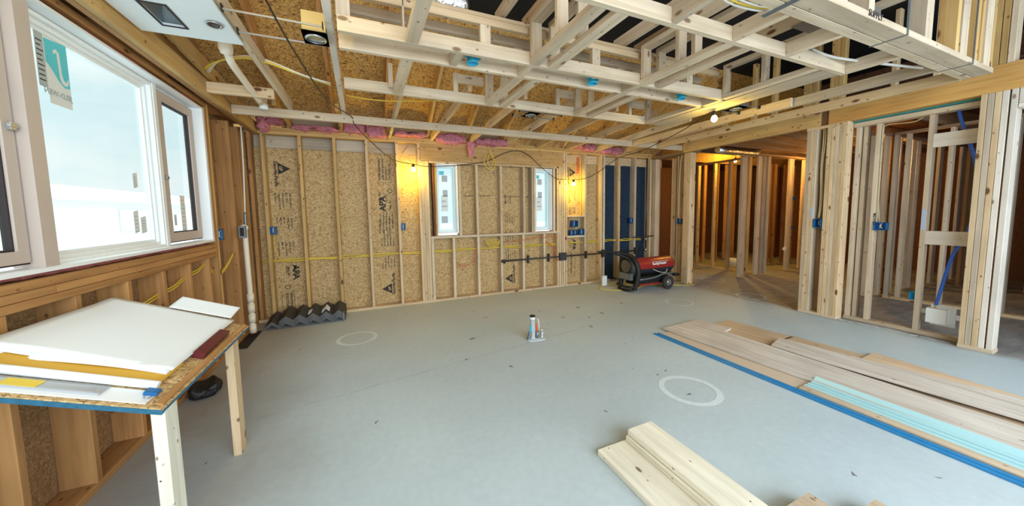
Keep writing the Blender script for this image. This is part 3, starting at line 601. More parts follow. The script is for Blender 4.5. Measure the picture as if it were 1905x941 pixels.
lathe('printed_seal', [(0.026, 0), (0.034, 0), (0.034, 0.001), (0.026, 0.001), (0.026, 0)], (0.37, 5.3885, 1.74), (0, -1, 0), 'print_ink', wb)
column(0.30, 0.16, 1, 4)
for j in range(5): stamp(0.22+0.045*j, 1.10+0.02*j, 0, 1, LN[(j+3) % 10], 0.03)
column(2.32, 0.13, 1, 5)
column(3.60, 2.22, -1, 6); stamp(3.62, 0.86, 0, -1, 'APA', 0.11); frame_line(3.52, 3.68, 0.15, 0.62); stamp(3.58, 0.60, 0, -1, 'RATED SHEATHING', 0.045)
for x in (1.5, 1.76, 2.15, 2.35, 2.58): text('printed_text', 'THIS SIDE DOWN', 0.026, (x, 5.3885, 1.665+random.uniform(-0.02, 0.02)), (1, 0, 0), (0, 0, 1), 'print_ink', wb)

# ================================================================== ceiling framing
# dropped grid: cross members on edge, long members laid flat, hangers up to a second tier
PW = 'pine_white'
Z0, Z1 = 2.44, 2.529
box('ceiling_joist', (-1.18, 4.34, Z0), (5.24, 4.378, Z1), PW, label='long pale joist crossing the whole ceiling nearest the back wall', cat='joist')
box('ceiling_joist', (-1.18, 3.75, 2.46), (-0.70, 3.788, 2.549), 'pine', label='short joist at the left ceiling behind which the white vent pipe drops', cat='joist')
box('grid_crosspiece', (-0.10, 3.17, Z0), (3.17, 3.208, Z1), PW, label='whitish cross member of the ceiling grid, farthest one from the camera', cat='board')
box('grid_crosspiece', (-0.095, 2.43, Z0), (3.19, 2.468, Z1), PW, label='whitish cross member behind the blue ceiling boxes', cat='board')
box('grid_crosspiece', (-0.09, 2.21, Z0), (3.19, 2.248, Z1), PW, label='whitish cross member in front of the blue ceiling boxes', cat='board')
box('grid_crosspiece', (0.0, 1.44, Z0), (3.53, 1.478, Z1), PW, label='whitish cross member carrying the three short white stub joists', cat='board')
PX = [(1.125, 1.205), (1.275, 1.355), (2.15, 2.23), (2.315, 2.395), (3.17, 3.235)]
PN = ['left board of the left pair', 'right board of the left pair', 'left board of the middle pair', 'right board of the middle pair', 'narrow board of the right pair']
SEG = [((1.48, 2.208), 'near'), ((2.47, 3.168), 'far')]
for i, (a, b) in enumerate(PX):
    for (y0, y1), nm in SEG:
        box('grid_runner', (a, y0, Z0), (b, y1, Z0+0.038), PW, label='%s of ceiling grid runners, %s section' % (PN[i], nm), cat='board', group='flat runners of the ceiling grid')
box('grid_runner', (3.262, 1.48, Z0), (3.50, 3.168, Z0+0.038), 'pine_grey', label='wide greyish plank at the right of the ceiling grid near the ceiling bulb', cat='board')
box('grid_runner', (0.28, 1.0, Z0), (0.358, 2.208, Z0+0.038), PW, label='white flat runner at the left of the ceiling grid, near section', cat='board')
box('grid_runner', (0.28, 2.47, Z0), (0.358, 3.168, Z0+0.038), PW, label='white flat runner at the left of the ceiling grid, far section', cat='board')
for i, x in enumerate((0.60, 1.13, 2.15, 3.19)):
    box('spacer_block', (x, 2.25, Z0), (x+0.055, 2.428, Z1-0.01), PW, label='%s spacer block from the left between the two cross members at the blue ceiling boxes' % ORD[i], cat='block', group='spacer blocks of the ceiling grid')
# hangers and second tier
ZU = 2.708
hn = 0
def hanger(x, y, w=0.082, top=ZU, z=Z0+0.04, t=0.036, m=PW, lab=None):
    global hn; hn += 1
    box('hanger', (x, y, z), (x+w, y+t, top), m, label=lab or '%s vertical hanger of the ceiling grid' % ORD[(hn-1) % 20], cat='hanger', group='vertical hangers of the ceiling grid')
HL = {0: 'left', 1: 'left', 2: 'middle', 3: 'middle', 4: 'right'}
for i, (a, b) in enumerate(PX):
    pr = ('left' if i < 2 else 'middle' if i < 4 else 'right') + ' runner pair'; sd = 'its left board' if i in (0, 2, 4) else 'its right board'
    for y, nm in ((2.165, 'before the blue boxes'), (3.13, 'far end'), (2.475, 'beyond the blue boxes'), (1.83, 'near half')):
        if i in (1, 3) and y in (2.165, 3.13): y -= 0.0
        hanger(a, y, w=b-a-0.002, lab='hanger of the %s on %s, %s' % (pr, sd, nm))
    for (y0, y1), nm in (((1.0, 2.20), 'near'), ((2.47, 3.168), 'far')):
        box('upper_runner', (a, y0, ZU), (b, y1, ZU+0.038), PW, label='upper tier board over the %s, %s section' % (PN[i], nm), cat='board', group='upper tier boards of the ceiling grid')
for x, n_ in ((0.775, 'left of the left runner pair'), (1.70, 'between left and middle runner pairs'), (2.75, 'between middle and right runner pairs')):
    hanger(x, 2.248, w=0.075, z=Z1, top=2.665, lab='ceiling hanger by the blue boxes, %s' % n_)
hanger(-0.095, 2.255, w=0.075, z=Z1, top=2.80, lab='ceiling hanger at the left end of the cross member by the blue boxes')
hanger(0.272, 2.25, w=0.012, z=Z0+0.09, top=2.80, t=0.08, lab='thin edge-on hanger beside the white flat runner, near section')
hanger(0.245, 3.13, w=0.036, z=Z0+0.04, top=2.68, t=0.038, lab='pair hanger beside the white flat runner, far section')
for x, n_ in ((0.82, 'left of the left pair'), (1.93, 'left of the middle pair'), (2.93, 'left of the right pair')):
    hanger(x, 3.175, w=0.045, z=Z1, top=2.70, lab='ceiling hanger on the far cross member, %s' % n_)
box('upper_crosspiece', (-0.05, 2.25, 2.668), (3.20, 2.288, 2.712), 'pine', label='front upper cross board over the blue ceiling boxes', cat='board')
box('upper_crosspiece', (-0.05, 2.29, 2.712), (3.20, 2.33, 2.765), 'pine', label='front upper cross board, its second layer over the blue ceiling boxes', cat='board')
box('upper_crosspiece', (-0.05, 2.45, 2.675), (3.20, 2.488, 2.735), PW, label='rear upper cross board over the blue ceiling boxes', cat='board')
for i, (a, b) in enumerate(((0.865, 1.12), (1.975, 2.148), (2.975, 3.168))):
    box('upper_block', (a, 3.175, 2.617), (b, 3.21, 2.697), PW, label='%s upper block above the far cross member, counted from the left' % ORD[i], cat='block', group='upper blocks of the ceiling grid')
for i, x in enumerate((0.95, 1.17, 2.05, 2.28)):
    box('attic_joist', (x, 1.0, 2.775), (x+0.038, 2.42, 2.864), 'pine' if i % 2 else PW, label='%s attic joist crossing the black underlay, counted from the left' % ORD[i], cat='joist', group='attic joists across the black underlay')
box('attic_joist', (3.05, 1.0, 2.775), (3.09, 2.42, 2.864), 'pine', label='attic joist above the right runner pair of the ceiling grid', cat='joist')
# stub joists and the upper wall plate at the near right
for i, x in enumerate((1.627, 2.146, 2.712, 3.50)):
    box('stub_joist', (x, 1.148, Z0), (x+0.038, 1.438, Z1), PW, label='%s short white stub joist from the left below the hanging wall' % ORD[i], cat='joist', group='short white stub joists')
box('hanging_plate', (0.8, 0.985, Z0), (4.62, 1.082, Z0+0.038), 'pine_white', label='broad bottom plate of the hanging wall at the upper right', cat='plate')
box('hanging_plate', (0.8, 1.086, Z0), (4.62, 1.146, Z0+0.038), 'pine_white', label='narrow second plate behind the hanging wall plate', cat='plate')
text('written_text', 'SUPPLY', 0.05, (2.60, 0.983, 2.452), (1, 0, 0), (0, 0, 1), 'print_ink', None)
t_ = bpy.data.objects[-1] if False else [o for o in bpy.data.objects if o.name.startswith('written_text')][0]
hp = [o for o in bpy.data.objects if o.name == 'hanging_plate'][0]
mw = PMS[t_.name]; t_.parent = hp; setm(t_, mw, hp)
for i, (x, w, m) in enumerate(((2.20, 0.05, PW), (2.62, 0.06, PW), (3.36, 0.10, PW), (3.86, 0.05, 'pine_yellow'), (3.95, 0.12, PW), (4.24, 0.04, 'pine_yellow'), (4.32, 0.04, 'pine_yellow'), (4.42, 0.13, PW), (4.57, 0.04, 'pine_yellow'))):
    box('hanging_stud', (x, 0.99, Z0+0.039), (x+w, 1.08, 3.50), m, label='%s stud of the hanging wall at the upper right, counted from the left' % ORD[i], cat='stud', group='studs of the hanging wall')
for i, x in enumerate((3.075, 4.16)):
    mesh_at('metal_strap', meshboxes([((x, 0.979, Z0-0.001), (x+0.012, 0.985, 3.5)), ((x, 0.979, Z0-0.003), (x+0.012, 1.15, Z0))]), (x, 0.98, Z0), 'steel_grey', label='%s dark metal strap wrapped around the hanging wall plate' % ('left' if i == 0 else 'right'), cat='strap')
mesh_at('metal_strap', meshboxes([((2.02, 0.6, 2.434), (2.05, 1.2, 2.439))]), (2.02, 0.6, 2.436), 'steel_grey', label='grey metal strap crossing the hanging wall plate at the top edge', cat='strap')
for i in range(3):
    box('beam_stud', (5.335, 1.115-i*0.042, 2.662), (5.47, 1.153-i*0.042, 3.5), 'pine_yellow' if i < 2 else PW, label='%s stud standing on the amber beam at the upper right' % ORD[i], cat='stud', group='studs standing on the amber beam')
box('grid_crosspiece', (4.08, 2.10, Z0), (4.118, 4.335, Z1), 'pine', label='joist lit yellow by the ceiling bulb, parallel to the right beam', cat='joist')
box('grid_crosspiece', (4.125, 1.15, Z0), (4.163, 2.35, Z1), 'pine_grey', label='weathered grey joist continuing the bulb lit joist towards the camera', cat='joist')
box('grid_crosspiece', (4.62, 1.15, Z0), (4.66, 4.335, Z1), 'pine', label='pale joist running right beside the amber beam', cat='joist')
# ceiling joists and rafters towards the back wall
for i, x in enumerate((0.39, 0.99, 1.59, 2.19, 2.79, 3.40, 4.02, 4.66)):
    m = 'pine' if i % 3 else PW
    board('tail_joist', (x, 5.36, 2.531), (x, 3.215, 2.605), 0.085, 0.038, (0, 0, 1), m, label='%s long ceiling joist from the left running to the back wall' % ORD[i], cat='joist', group='ceiling joists ending on the back wall')
for i, x in enumerate((-0.84, -0.245)):
    board('tail_joist', (x+0.02, 5.36, 2.572), (x+0.02, 4.36, 2.605), 0.085, 0.038, (0, 0, 1), 'pine_yellow', label='%s short joist tail at the left end of the back wall plate' % ORD[i], cat='joist')
board('rafter_joist', (-0.672, 4.36, 2.578), (-0.672, 0.9, 2.578), 0.095, 0.038, (0, 0, 1), PW, label='white edged joist along the right edge of the drywall', cat='joist')
board('rafter_joist', (-0.158, 4.39, 2.578), (-0.125, 0.9, 2.578), 0.095, 0.042, (0, 0, 1), 'pine_pale', label='white edged joist left of the ceiling grid beside the can light', cat='joist')
for i, x in enumerate((-0.90, -0.30, 0.33, 0.93, 1.53, 2.13, 2.73, 3.34, 3.96, 4.60, 5.2)):
    y0, y1 = 5.55, (3.2 if x < 0.9 else 3.72)
    dz = 0.075
    board('rafter', (x, y0, zd(y0)-0.105), (x, y1, zd(y1)-0.105), 0.18, 0.038, (0, 0, 1), 'pine_yellow' if i > 2 else 'pine_orange', label='%s sloping rafter from the left under the strand board roof' % ORD[i], cat='rafter', group='sloping rafters')
for i, (a, b) in enumerate(((-0.80, -0.265), (0.41, 0.97), (1.61, 2.17))):
    box('rafter_block', (a, 5.30, 2.545), (b, 5.335, 2.66), 'pine_grey', label='%s blocking board between joist tails over the back wall, from the left' % ORD[i], cat='block', group='blocking between joist tails')
# pink insulation above the back wall
for i, (a, b, z0, z1, sd) in enumerate(((-1.17, -1.05, 2.46, 2.62, 1), (-1.06, -0.86, 2.55, 2.64, 2), (-0.79, -0.25, 2.50, 2.56, 3), (-0.20, 0.08, 2.50, 2.66, 4), (0.10, 0.34, 2.47, 2.62, 5), (0.45, 0.92, 2.52, 2.57, 6), (1.04, 1.50, 2.46, 2.60, 7),
        (1.64, 2.24, 2.47, 2.56, 8), (3.47, 3.70, 2.52, 2.60, 9), (3.72, 3.98, 2.48, 2.62, 10), (4.10, 4.60, 2.46, 2.60, 11))):
    blob('insulation', (a, 5.10, z0), (b, 5.30, z1), 'insulation_pink', amp=0.034, f=12, seed=sd, label='%s lump of pink insulation over the back wall, from the left corner' % ORD[i], cat='insulation', group='pink insulation tufts over the back wall')
blob('insulation', (1.53, 5.12, 2.27), (1.63, 5.20, 2.50), 'insulation_pink', amp=0.02, f=12, seed=21, label='ragged strip of pink insulation hanging down over the knotty header', cat='insulation')

# drywall piece with recessed fittings
dw = mesh_at('drywall_sheet', meshboxes([((-1.16, 0.6, 2.508), (-1.015, 2.79, 2.521)), ((-0.90, 0.6, 2.508), (-0.668, 2.79, 2.521)), ((-1.015, 2.665, 2.508), (-0.90, 2.79, 2.521)), ((-1.015, 0.6, 2.508), (-0.90, 2.42, 2.521))]),
             (-0.9, 1.7, 2.51), 'drywall', label='pale blue white drywall sheet fixed to the ceiling at the upper left', cat='drywall')
bm = bmesh.new(); q = [(-1.015, 2.42), (-0.90, 2.42), (-0.90, 2.665), (-1.015, 2.665)]; c = bm.verts.new((-0.957, 2.54, 2.575)); vs = [bm.verts.new((x, y, 2.521)) for x, y in q]
for i in range(4): bm.faces.new((vs[i], vs[(i+1) % 4], c))
me = bpy.data.meshes.new('mesh'); bm.to_mesh(me); bm.free()
vb = mesh_at('register_box', me, (-0.957, 2.54, 2.521), 'steel_grey', label='rectangular metal register box recessed in the drywall sheet', cat='register')
mesh_at('box_rim', meshboxes([((-1.018, 2.415, 2.503), (-1.008, 2.67, 2.508)), ((-0.907, 2.415, 2.503), (-0.897, 2.67, 2.508)), ((-1.008, 2.415, 2.503), (-0.907, 2.423, 2.508)), ((-1.008, 2.662, 2.503), (-0.907, 2.67, 2.508))]), (-0.957, 2.54, 2.505), 'gap_dark', vb)
rc = lathe('round_fixture', [(0.0, 0.004), (0.012, 0.0), (0.026, 0.002), (0.032, -0.004), (0.040, -0.004), (0.041, 0.0), (0.036, 0.006)], (-0.74, 2.545, 2.502), (0, 0, 1), 'steel', label='small round metal fixture set in the drywall sheet', cat='fixture')
lathe('fixture_ring', [(0.018, -0.003), (0.022, -0.006), (0.026, -0.003)], (-0.74, 2.545, 2.501), (0, 0, 1), 'gap_dark', rc)

# recessed light housings between bars
def can_light(x, y, lab, x0, x1, yb, refl, z=2.50, s=0.075):
    t = empty('can_light', (x, y, z), lab, 'light fitting', None)
    bm = bmesh.new(); bmesh.ops.create_circle(bm, segments=24, radius=0.052)
    bm2 = bm; ring = list(bm.verts); sq = []
    for v in ring:
        a = math.atan2(v.co.y, v.co.x); k = 1/max(abs(math.cos(a)), abs(math.sin(a))); sq.append(bm.verts.new((s*k*math.cos(a), 1.3*s*k*math.sin(a), 0)))
    for i in range(24): bm.faces.new((ring[i], sq[i], sq[(i+1) % 24], ring[(i+1) % 24]))
    bmesh.ops.solidify(bm, geom=bm.faces[:], thickness=0.003)
    me = bpy.data.meshes.new('mesh'); bm.to_mesh(me); bm.free()
    o = link('mounting_plate', me, 'steel_grey', t); setm(o, Matrix.Translation((x, y, z)), t)
    lathe('trim_ring', [(0.050, -0.012), (0.062, -0.006), (0.060, 0.0), (0.050, 0.0), (0.048, 0.05), (0.0, 0.055)], (x, y, z), (0, 0, 1), 'steel', t)
    mesh_at('housing_box', meshboxes([((x-s*0.9, y-1.3*s, z+0.004), (x+s*0.9, y+0.3*s, z+0.115))]), (x, y, z), refl, t)
    for yy in yb:
        board('hanger_bar', (x0, yy, z+0.008), (x1, yy, z+0.008), 0.012, 0.006, (0, 0, 1), 'steel', t)
        for xb in (x0, x1): mesh_at('bar_bracket', meshboxes([((xb-0.003, yy-0.016, z-0.004), (xb+0.003, yy+0.016, z+0.03))]), (xb, yy, z), 'black_plastic', t)
    return t
can_light(-0.225, 2.50, 'square metal can light between two bars beside the drywall sheet', -0.645, -0.172, (2.35, 2.60), 'brass_and_bulb_reflection', s=0.07)
can_light(1.80, 3.52, 'metal can light on two bars above the space between the back windows', 1.62, 2.16, (3.44, 3.62), 'steel')
can_light(3.83, 2.50, 'dark metal can light on bars next to the glowing ceiling bulb', 3.52, 4.07, (2.40, 2.62), 'steel')

# round blue ceiling boxes
def blue_round(x, y, lab, st_=False):
    t = lathe('ceiling_box', [(0.0, 0.045), (0.03, 0.047), (0.034, 0.042), (0.038, 0.03), (0.038, -0.03), (0.042, -0.034), (0.042, -0.038), (0.036, -0.038), (0.034, 0.0), (0.0, 0.0)], (x, y, 2.475), (0, 0, 1), 'plastic_cyan', label=lab, cat='electrical box', group=None)
    mesh_at('mounting_ear', meshboxes([((x-0.062, y-0.008, 2.48), (x-0.036, y+0.01, 2.50)), ((x+0.036, y-0.008, 2.47), (x+0.058, y+0.01, 2.50))]), (x, y, 2.48), 'plastic_cyan', t)
    if st_: mesh_at('paper_label', meshboxes([((x-0.03, y-0.0415, 2.462), (x-0.008, y-0.037, 2.497))]), (x, y, 2.47), 'sticker_white', t)
    return t
blue_round(0.745, 2.34, 'bright blue round ceiling box, leftmost of the three in the grid')
blue_round(1.77, 2.34, 'bright blue round ceiling box with white label, middle of three', True)
blue_round(2.79, 2.34, 'bright blue round ceiling box, rightmost of the three in the grid')

# white vent pipe and drain pipe
vp = tube('vent_pipe', [(-0.85, 3.08, 2.72), (-0.85, 3.10, 2.62), (-0.85, 3.17, 2.555), (-0.85, 3.26, 2.53), (-0.85, 3.6, 2.50), (-0.85, 3.95, 2.47)], 0.026, 'pvc', seg=14, label='white plastic vent pipe with elbow hanging below the drywall sheet', cat='pipe')
lathe('coupling', [(0.028, -0.01), (0.043, -0.01), (0.043, 0.04), (0.036, 0.07), (0.028, 0.075)], (-0.85, 3.10, 2.63), (0, 0.35, -1), 'pvc', vp)
lathe('coupling', [(0.0, 0.05), (0.03, 0.05), (0.03, 0.0), (0.036, 0.0), (0.036, -0.05), (0.0, -0.05)], (-0.86, 4.12, 2.50), (0, 0.2, 1), 'pvc_white', vp)
dp = tube('drain_pipe', [(-1.24, 4.60, 1.27), (-1.24, 4.655, 1.265), (-1.24, 4.67, 1.20), (-1.24, 4.68, 0.8), (-1.24, 4.69, 0.42), (-1.24, 4.68, 0.08)], 0.026, 'pvc', seg=14, label='cream plastic drain pipe standing against the left wall near the corner', cat='pipe')
lathe('elbow', [(0.0, 0.03), (0.036, 0.03), (0.038, -0.03), (0.0, -0.03)], (-1.24, 4.65, 1.265), (0.4, -1, 0.2), 'pvc', dp)
for z in (0.46, 0.34, 0.22, 0.10): lathe('coupling', [(0.026, -0.05), (0.034, -0.05), (0.034, 0.05), (0.026, 0.05)], (-1.24, 4.688, z), (0, 0, 1), 'pvc', dp)
ib = box('inlet_box', (-1.27, 4.565, 1.16), (-1.205, 4.605, 1.29), 'steel_grey', label='small dark grey outlet box mounted beside the top of the drain pipe', cat='electrical box')
mesh_at('inlet_opening', meshboxes([((-1.255, 4.562, 1.18), (-1.22, 4.566, 1.27))]), (-1.24, 4.56, 1.2), 'gap_dark', ib)
cd = tube('conduit', [(-1.26, 4.90, 2.46), (-1.26, 4.88, 2.0), (-1.26, 4.80, 1.40)], 0.008, 'cable_white', seg=8, label='thin white conduit running down the corner above the drain pipe', cat='conduit')
tube('conduit_tip', [(-1.26, 4.80, 1.44), (-1.26, 4.795, 1.30), (-1.262, 4.79, 1.22)], 0.013, 'steel_grey', cd)

# rectangular blue boxes
def blue_box(p, q, lab, face, grp=None, wires=True, mat='plastic_blue'):
    """open electrical box; face is the axis direction of its open side"""
    t = empty('outlet_box', ((p[0]+q[0])/2, (p[1]+q[1])/2, p[2]), lab, 'electrical box', grp)
    w = 0.005; ax, sg = face; bx = []
    for a in range(3):
        for s in (0, 1):
            if a == ax and (s == 1) == (sg > 0): continue
            P = list(p); Q = list(q)
            if s == 0: Q[a] = P[a]+w
            else: P[a] = Q[a]-w
            bx.append((P, Q))
    mesh_at('box_shell', meshboxes(bx), ((p[0]+q[0])/2, (p[1]+q[1])/2, p[2]), mat, t)
    if wires:
        c = [(p[i]+q[i])/2 for i in range(3)]; o = 1 if ax == 0 else 0
        for k in (-1, 1):
            a = c[:]; a[o] += k*0.012; a[2] = q[2]-0.012; b = c[:]; b[ax] += sg*0.015; b[o] -= k*0.006; d = c[:]; d[o] += k*0.016; d[2] = p[2]+0.02
            tube('wire', [a, b, d], 0.0025, 'cable_white', t, seg=6)
    return t
blue_box((-1.345, 4.182, 1.165), (-1.295, 4.232, 1.275), 'blue outlet box on the king stud right of the big window', (1, -1))
blue_box((-1.126, 5.235, 1.155), (-1.06, 5.30, 1.255), 'dark blue outlet box on the second stud of the back wall', (1, -1))
blue_box((0.4975, 5.235, 1.155), (0.56, 5.30, 1.255), 'dark blue outlet box on the stud left of the left bulb', (1, -1))
blue_box((3.56, 5.28, 1.10), (3.68, 5.388, 1.22), 'blue outlet box mounted high in the shelf niche', (1, -1))
blue_box((3.50, 5.26, 0.942), (3.575, 5.33, 1.05), 'left one of two blue boxes on the lower shelf of the niche', (1, -1))
blue_box((3.585, 5.26, 0.942), (3.65, 5.33, 1.045), 'middle blue box on the lower shelf of the niche', (1, -1))
blue_box((3.71, 5.245, 0.942), (3.795, 5.32, 1.06), 'right blue box on the lower shelf touching the niche stud', (1, -1))
blue_box((4.95, 5.28, 1.13), (5.018, 5.34, 1.24), 'blue box fixed on the stud in front of the blue sheathing', (1, -1))
tube('niche_cable', [(3.50, 5.33, 1.28), (3.50, 5.32, 1.1), (3.51, 5.33, 0.95)], 0.006, 'cable_red', seg=6, label='short orange cable in the niche behind the blue boxes', cat='cable')
tube('niche_cable', [(3.75, 5.33, 2.42), (3.755, 5.32, 2.0), (3.752, 5.32, 1.7), (3.76, 5.33, 1.34), (3.70, 5.33, 1.33), (3.60, 5.33, 1.325)], 0.006, 'cable_yellow', seg=6, label='yellow cable stapled down the stud beside the right bulb', cat='cable')
box('fire_block', (3.70, 5.34, 2.10), (3.735, 5.36, 2.40), 'cable_red', label='narrow orange wooden strip above the right bulb', cat='strip')

# yellow cable bundle through the back wall studs
rr = random.Random(3)
for k in range(3):
    pts = [(-1.24+i*0.2032, 5.315+rr.uniform(-0.012, 0.012), 0.785+0.013*k+rr.uniform(-0.012, 0.012)) for i in range(34) if -1.24+i*0.2032 < 5.43]
    tube('house_cable', pts, 0.0065, 'cable_yellow', seg=6, smooth=3, label='%s yellow cable of the bundle threaded through the back wall studs' % ['lowest', 'middle', 'uppermost'][k], cat='cable', group='yellow cables through the back wall')
tube('house_cable', [(-1.09, 5.29, 1.15), (-1.10, 5.29, 1.0), (-1.06, 5.29, 0.85), (-1.02, 5.30, 0.80)], 0.006, 'cable_yellow', seg=6, label='yellow cable dropping from the box on the second back wall stud', cat='cable')
for k in range(3):
    pts = [(1.95+0.10*math.cos(a)*(1+0.1*k), 5.24-0.004*k, 0.86+0.025*k+0.035*math.sin(a)) for a in [i*0.7 for i in range(10)]]
    tube('cable_coil', pts, 0.0055, 'cable_yellow', seg=6, smooth=3, label='%s loop of spare yellow cable coiled below the window sill' % ORD[k], cat='cable', group='spare yellow cable loops')
tube('red_cable', [(1.66, 5.24, 0.80), (1.62, 5.23, 0.66), (1.52, 5.22, 0.56), (1.40, 5.23, 0.54), (1.33, 5.25, 0.60)], 0.006, 'cable_red', seg=6, label='red cable sagging between short studs under the left back window', cat='cable')
tube('red_cable', [(2.14, 5.25, 0.90), (2.3, 5.24, 0.885), (2.6, 5.24, 0.92), (2.85, 5.24, 0.95), (2.95, 5.24, 0.93), (3.10, 5.24, 0.955), (3.20, 5.24, 0.93)], 0.006, 'cable_red', seg=6, label='orange red cable running below the right back window sill', cat='cable')
tube('red_cable', [(2.95, 5.249, 0.86), (3.05, 5.235, 0.80), (3.15, 5.235, 0.65), (3.21, 5.242, 0.50)], 0.008, 'cable_red', seg=6, label='orange red cable end hanging in front of the black gas pipe', cat='cable')
tube('hanging_coil', [(1.86, 5.18, 2.56), (1.89, 5.17, 2.44), (1.93, 5.17, 2.32), (1.95, 5.17, 2.2), (1.90, 5.17, 2.12), (1.86, 5.17, 2.22), (1.90, 5.17, 2.33), (1.96, 5.17, 2.28), (1.99, 5.17, 2.18), (1.93, 5.17, 2.08), (1.82, 5.17, 2.14), (1.80, 5.17, 2.24), (1.84, 5.17, 2.33)], 0.006, 'cable_yellow', seg=6, label='loose yellow cable coil hanging from above the knotty header', cat='cable')
for k in range(4):
    tube('attic_cable', [(-1.15, 3.62+0.03*k, 2.60), (-1.0, 3.45+0.02*k, 2.62+0.01*k), (-0.72, 3.25+0.015*k, 2.60+0.012*k), (-0.40, 3.38-0.01*k, 2.56), (-0.22, 3.5-0.02*k, 2.555)], 0.006, 'cable_yellow' if k < 2 else 'cable_white', seg=6,
         label='%s cable sweeping above the left ceiling joists, counted from the camera' % ORD[k], cat='cable', group='cables sweeping over the left ceiling')
tube('attic_cable', [(-0.10, 3.55, 2.50), (0.1, 3.5, 2.47), (0.32, 3.5, 2.48), (0.6, 3.45, 2.50), (0.9, 3.4, 2.52)], 0.005, 'cable_yellow', seg=6, label='yellow cable drooping below the joists over the left bulb bay', cat='cable')
for k, m in enumerate(('cable_white', 'cable_yellow', 'cable_white')):
    tube('loose_cable', [(1.66, 1.25+0.01*k, 2.56), (1.80, 1.22+0.01*k, 2.50-0.01*k), (2.00, 1.20, 2.48-0.01*k), (2.15, 1.19, 2.50), (2.35, 1.21, 2.52), (2.75, 1.19, 2.50+0.01*k), (3.1, 1.22, 2.53)], 0.006, m, seg=6, label='%s cable draped over the short white stub joists' % ['front white', 'yellow', 'rear white'][k], cat='cable', group=None)
tube('loose_cable', [(3.05, 1.45, 2.55), (3.3, 1.42, 2.52), (3.8, 1.3, 2.50), (4.2, 1.2, 2.49)], 0.010, 'cable_white', seg=6, label='thick white cable crossing the dark gap near the hanging wall', cat='cable')

# black gas pipe along the back wall
gp = empty('gas_pipe', (2.12, 5.22, 0.56), 'black gas pipe clamped low across the back wall studs', 'pipe')
tube('pipe_run', [(2.12, 5.215, 0.57), (3.3, 5.215, 0.575), (5.30, 5.215, 0.575)], 0.014, 'black_pipe', gp, smooth=0)
lathe('end_cap', [(0.0, -0.03), (0.024, -0.03), (0.028, 0.0), (0.024, 0.03), (0.0, 0.03)], (2.12, 5.215, 0.57), (1, 0, 0), 'black_pipe', gp)
tube('pipe_tee', [(2.14, 5.215, 0.60), (2.14, 5.215, 0.53)], 0.018, 'black_pipe', gp, smooth=0)
tube('pipe_riser', [(5.30, 5.215, 0.575), (5.30, 5.215, 1.4), (5.30, 5.215, 2.44)], 0.014, 'black_pipe', gp, smooth=0)
for z in (0.575, 0.80): lathe('pipe_elbow', [(0.0, -0.03), (0.022, -0.03), (0.026, 0.0), (0.022, 0.03), (0.0, 0.03)], (5.30, 5.215, z), (0, 0, 1), 'steel', gp)
for x, w in ((2.59, 0.03), (3.0, 0.03), (3.30, 0.14), (3.81, 0.03), (4.22, 0.07), (5.03, 0.03)):
    mesh_at('nail_plate', meshboxes([((x-w/2, 5.196, 0.50), (x+w/2, 5.246, 0.64))]), (x, 5.22, 0.5), 'dark_panel', gp)
tube('gas_branch', [(4.95, 5.2, 0.85), (5.5, 5.2, 0.86)], 0.012, 'black_pipe', smooth=0, label='short black pipe stub crossing in front of blue sheathing', cat='pipe')

# light string: black wire with three glowing bulbs
def bulb(x, y, z, lab, power, col=(1.0, 0.69, 0.045), cord=0):
    t = empty('light_bulb', (x, y, z), lab, 'bulb')
    lathe('socket', [(0.0, 0.075), (0.014, 0.075), (0.02, 0.06), (0.02, 0.03), (0.0, 0.03)], (x, y, z), (0, 0, 1), 'black_plastic', t, seg=14)
    lathe('glass', [(0.0, -0.035), (0.014, -0.032), (0.026, -0.02), (0.03, -0.004), (0.026, 0.012), (0.016, 0.028), (0.014, 0.034), (0.0, 0.034)], (x, y, z), (0, 0, 1), 'bulb_glow', t, seg=16)
    if cord: tube('cord', [(x, y, z+0.07), (x, y, cord)], 0.004, 'cable_black', t, seg=6, smooth=0)
    l = bpy.data.lights.new('bulb_light', 'POINT'); l.energy = power; l.color = col; l.shadow_soft_size = 0.032
    o = bpy.data.objects.new('bulb_light', l); COL.objects.link(o); o.parent = t; setm(o, Matrix.Translation((x, y-0.02, z-0.06)), t)
bulb(0.70, 5.20, 2.05, 'glowing bulb hanging left of the left back window', 16)
bulb(3.52, 5.20, 1.89, 'glowing bulb hanging right of the right back window', 16)
bulb(3.40, 2.44, 2.34, 'glowing bulb hanging below the ceiling grid at the right', 9)
bulb(-0.42, 1.50, 2.56, 'glowing bulb out of sight above the left ceiling joists', 10)
tube('string_wire', [(-0.42, 1.50, 2.635), (-0.42, 1.9, 2.56), (-0.41, 2.1, 2.50), (-0.36, 2.7, 2.46), (-0.25, 3.5, 2.42), (-0.08, 4.28, 2.50), (-0.05, 4.36, 2.43), (0.12, 4.7, 2.32), (0.40, 5.1, 2.17), (0.70, 5.20, 2.125), (0.95, 5.2, 2.10), (1.4, 5.2, 2.14), (1.85, 5.2, 2.22),
     (2.15, 5.2, 2.36), (2.40, 5.22, 2.42), (2.62, 5.22, 2.36), (2.9, 5.2, 2.13), (3.15, 5.2, 1.98), (3.35, 5.2, 1.97), (3.52, 5.2, 1.965), (3.80, 5.2, 2.00), (4.1, 5.18, 2.14), (4.45, 5.1, 2.38), (4.50, 4.7, 2.42), (4.35, 4.3, 2.41), (3.9, 3.3, 2.42), (3.5, 2.6, 2.43), (3.40, 2.44, 2.42)],
     0.0055, 'cable_black', seg=6, smooth=5, label='black wire of the bulb string drooping across the ceiling and back wall', cat='wire')

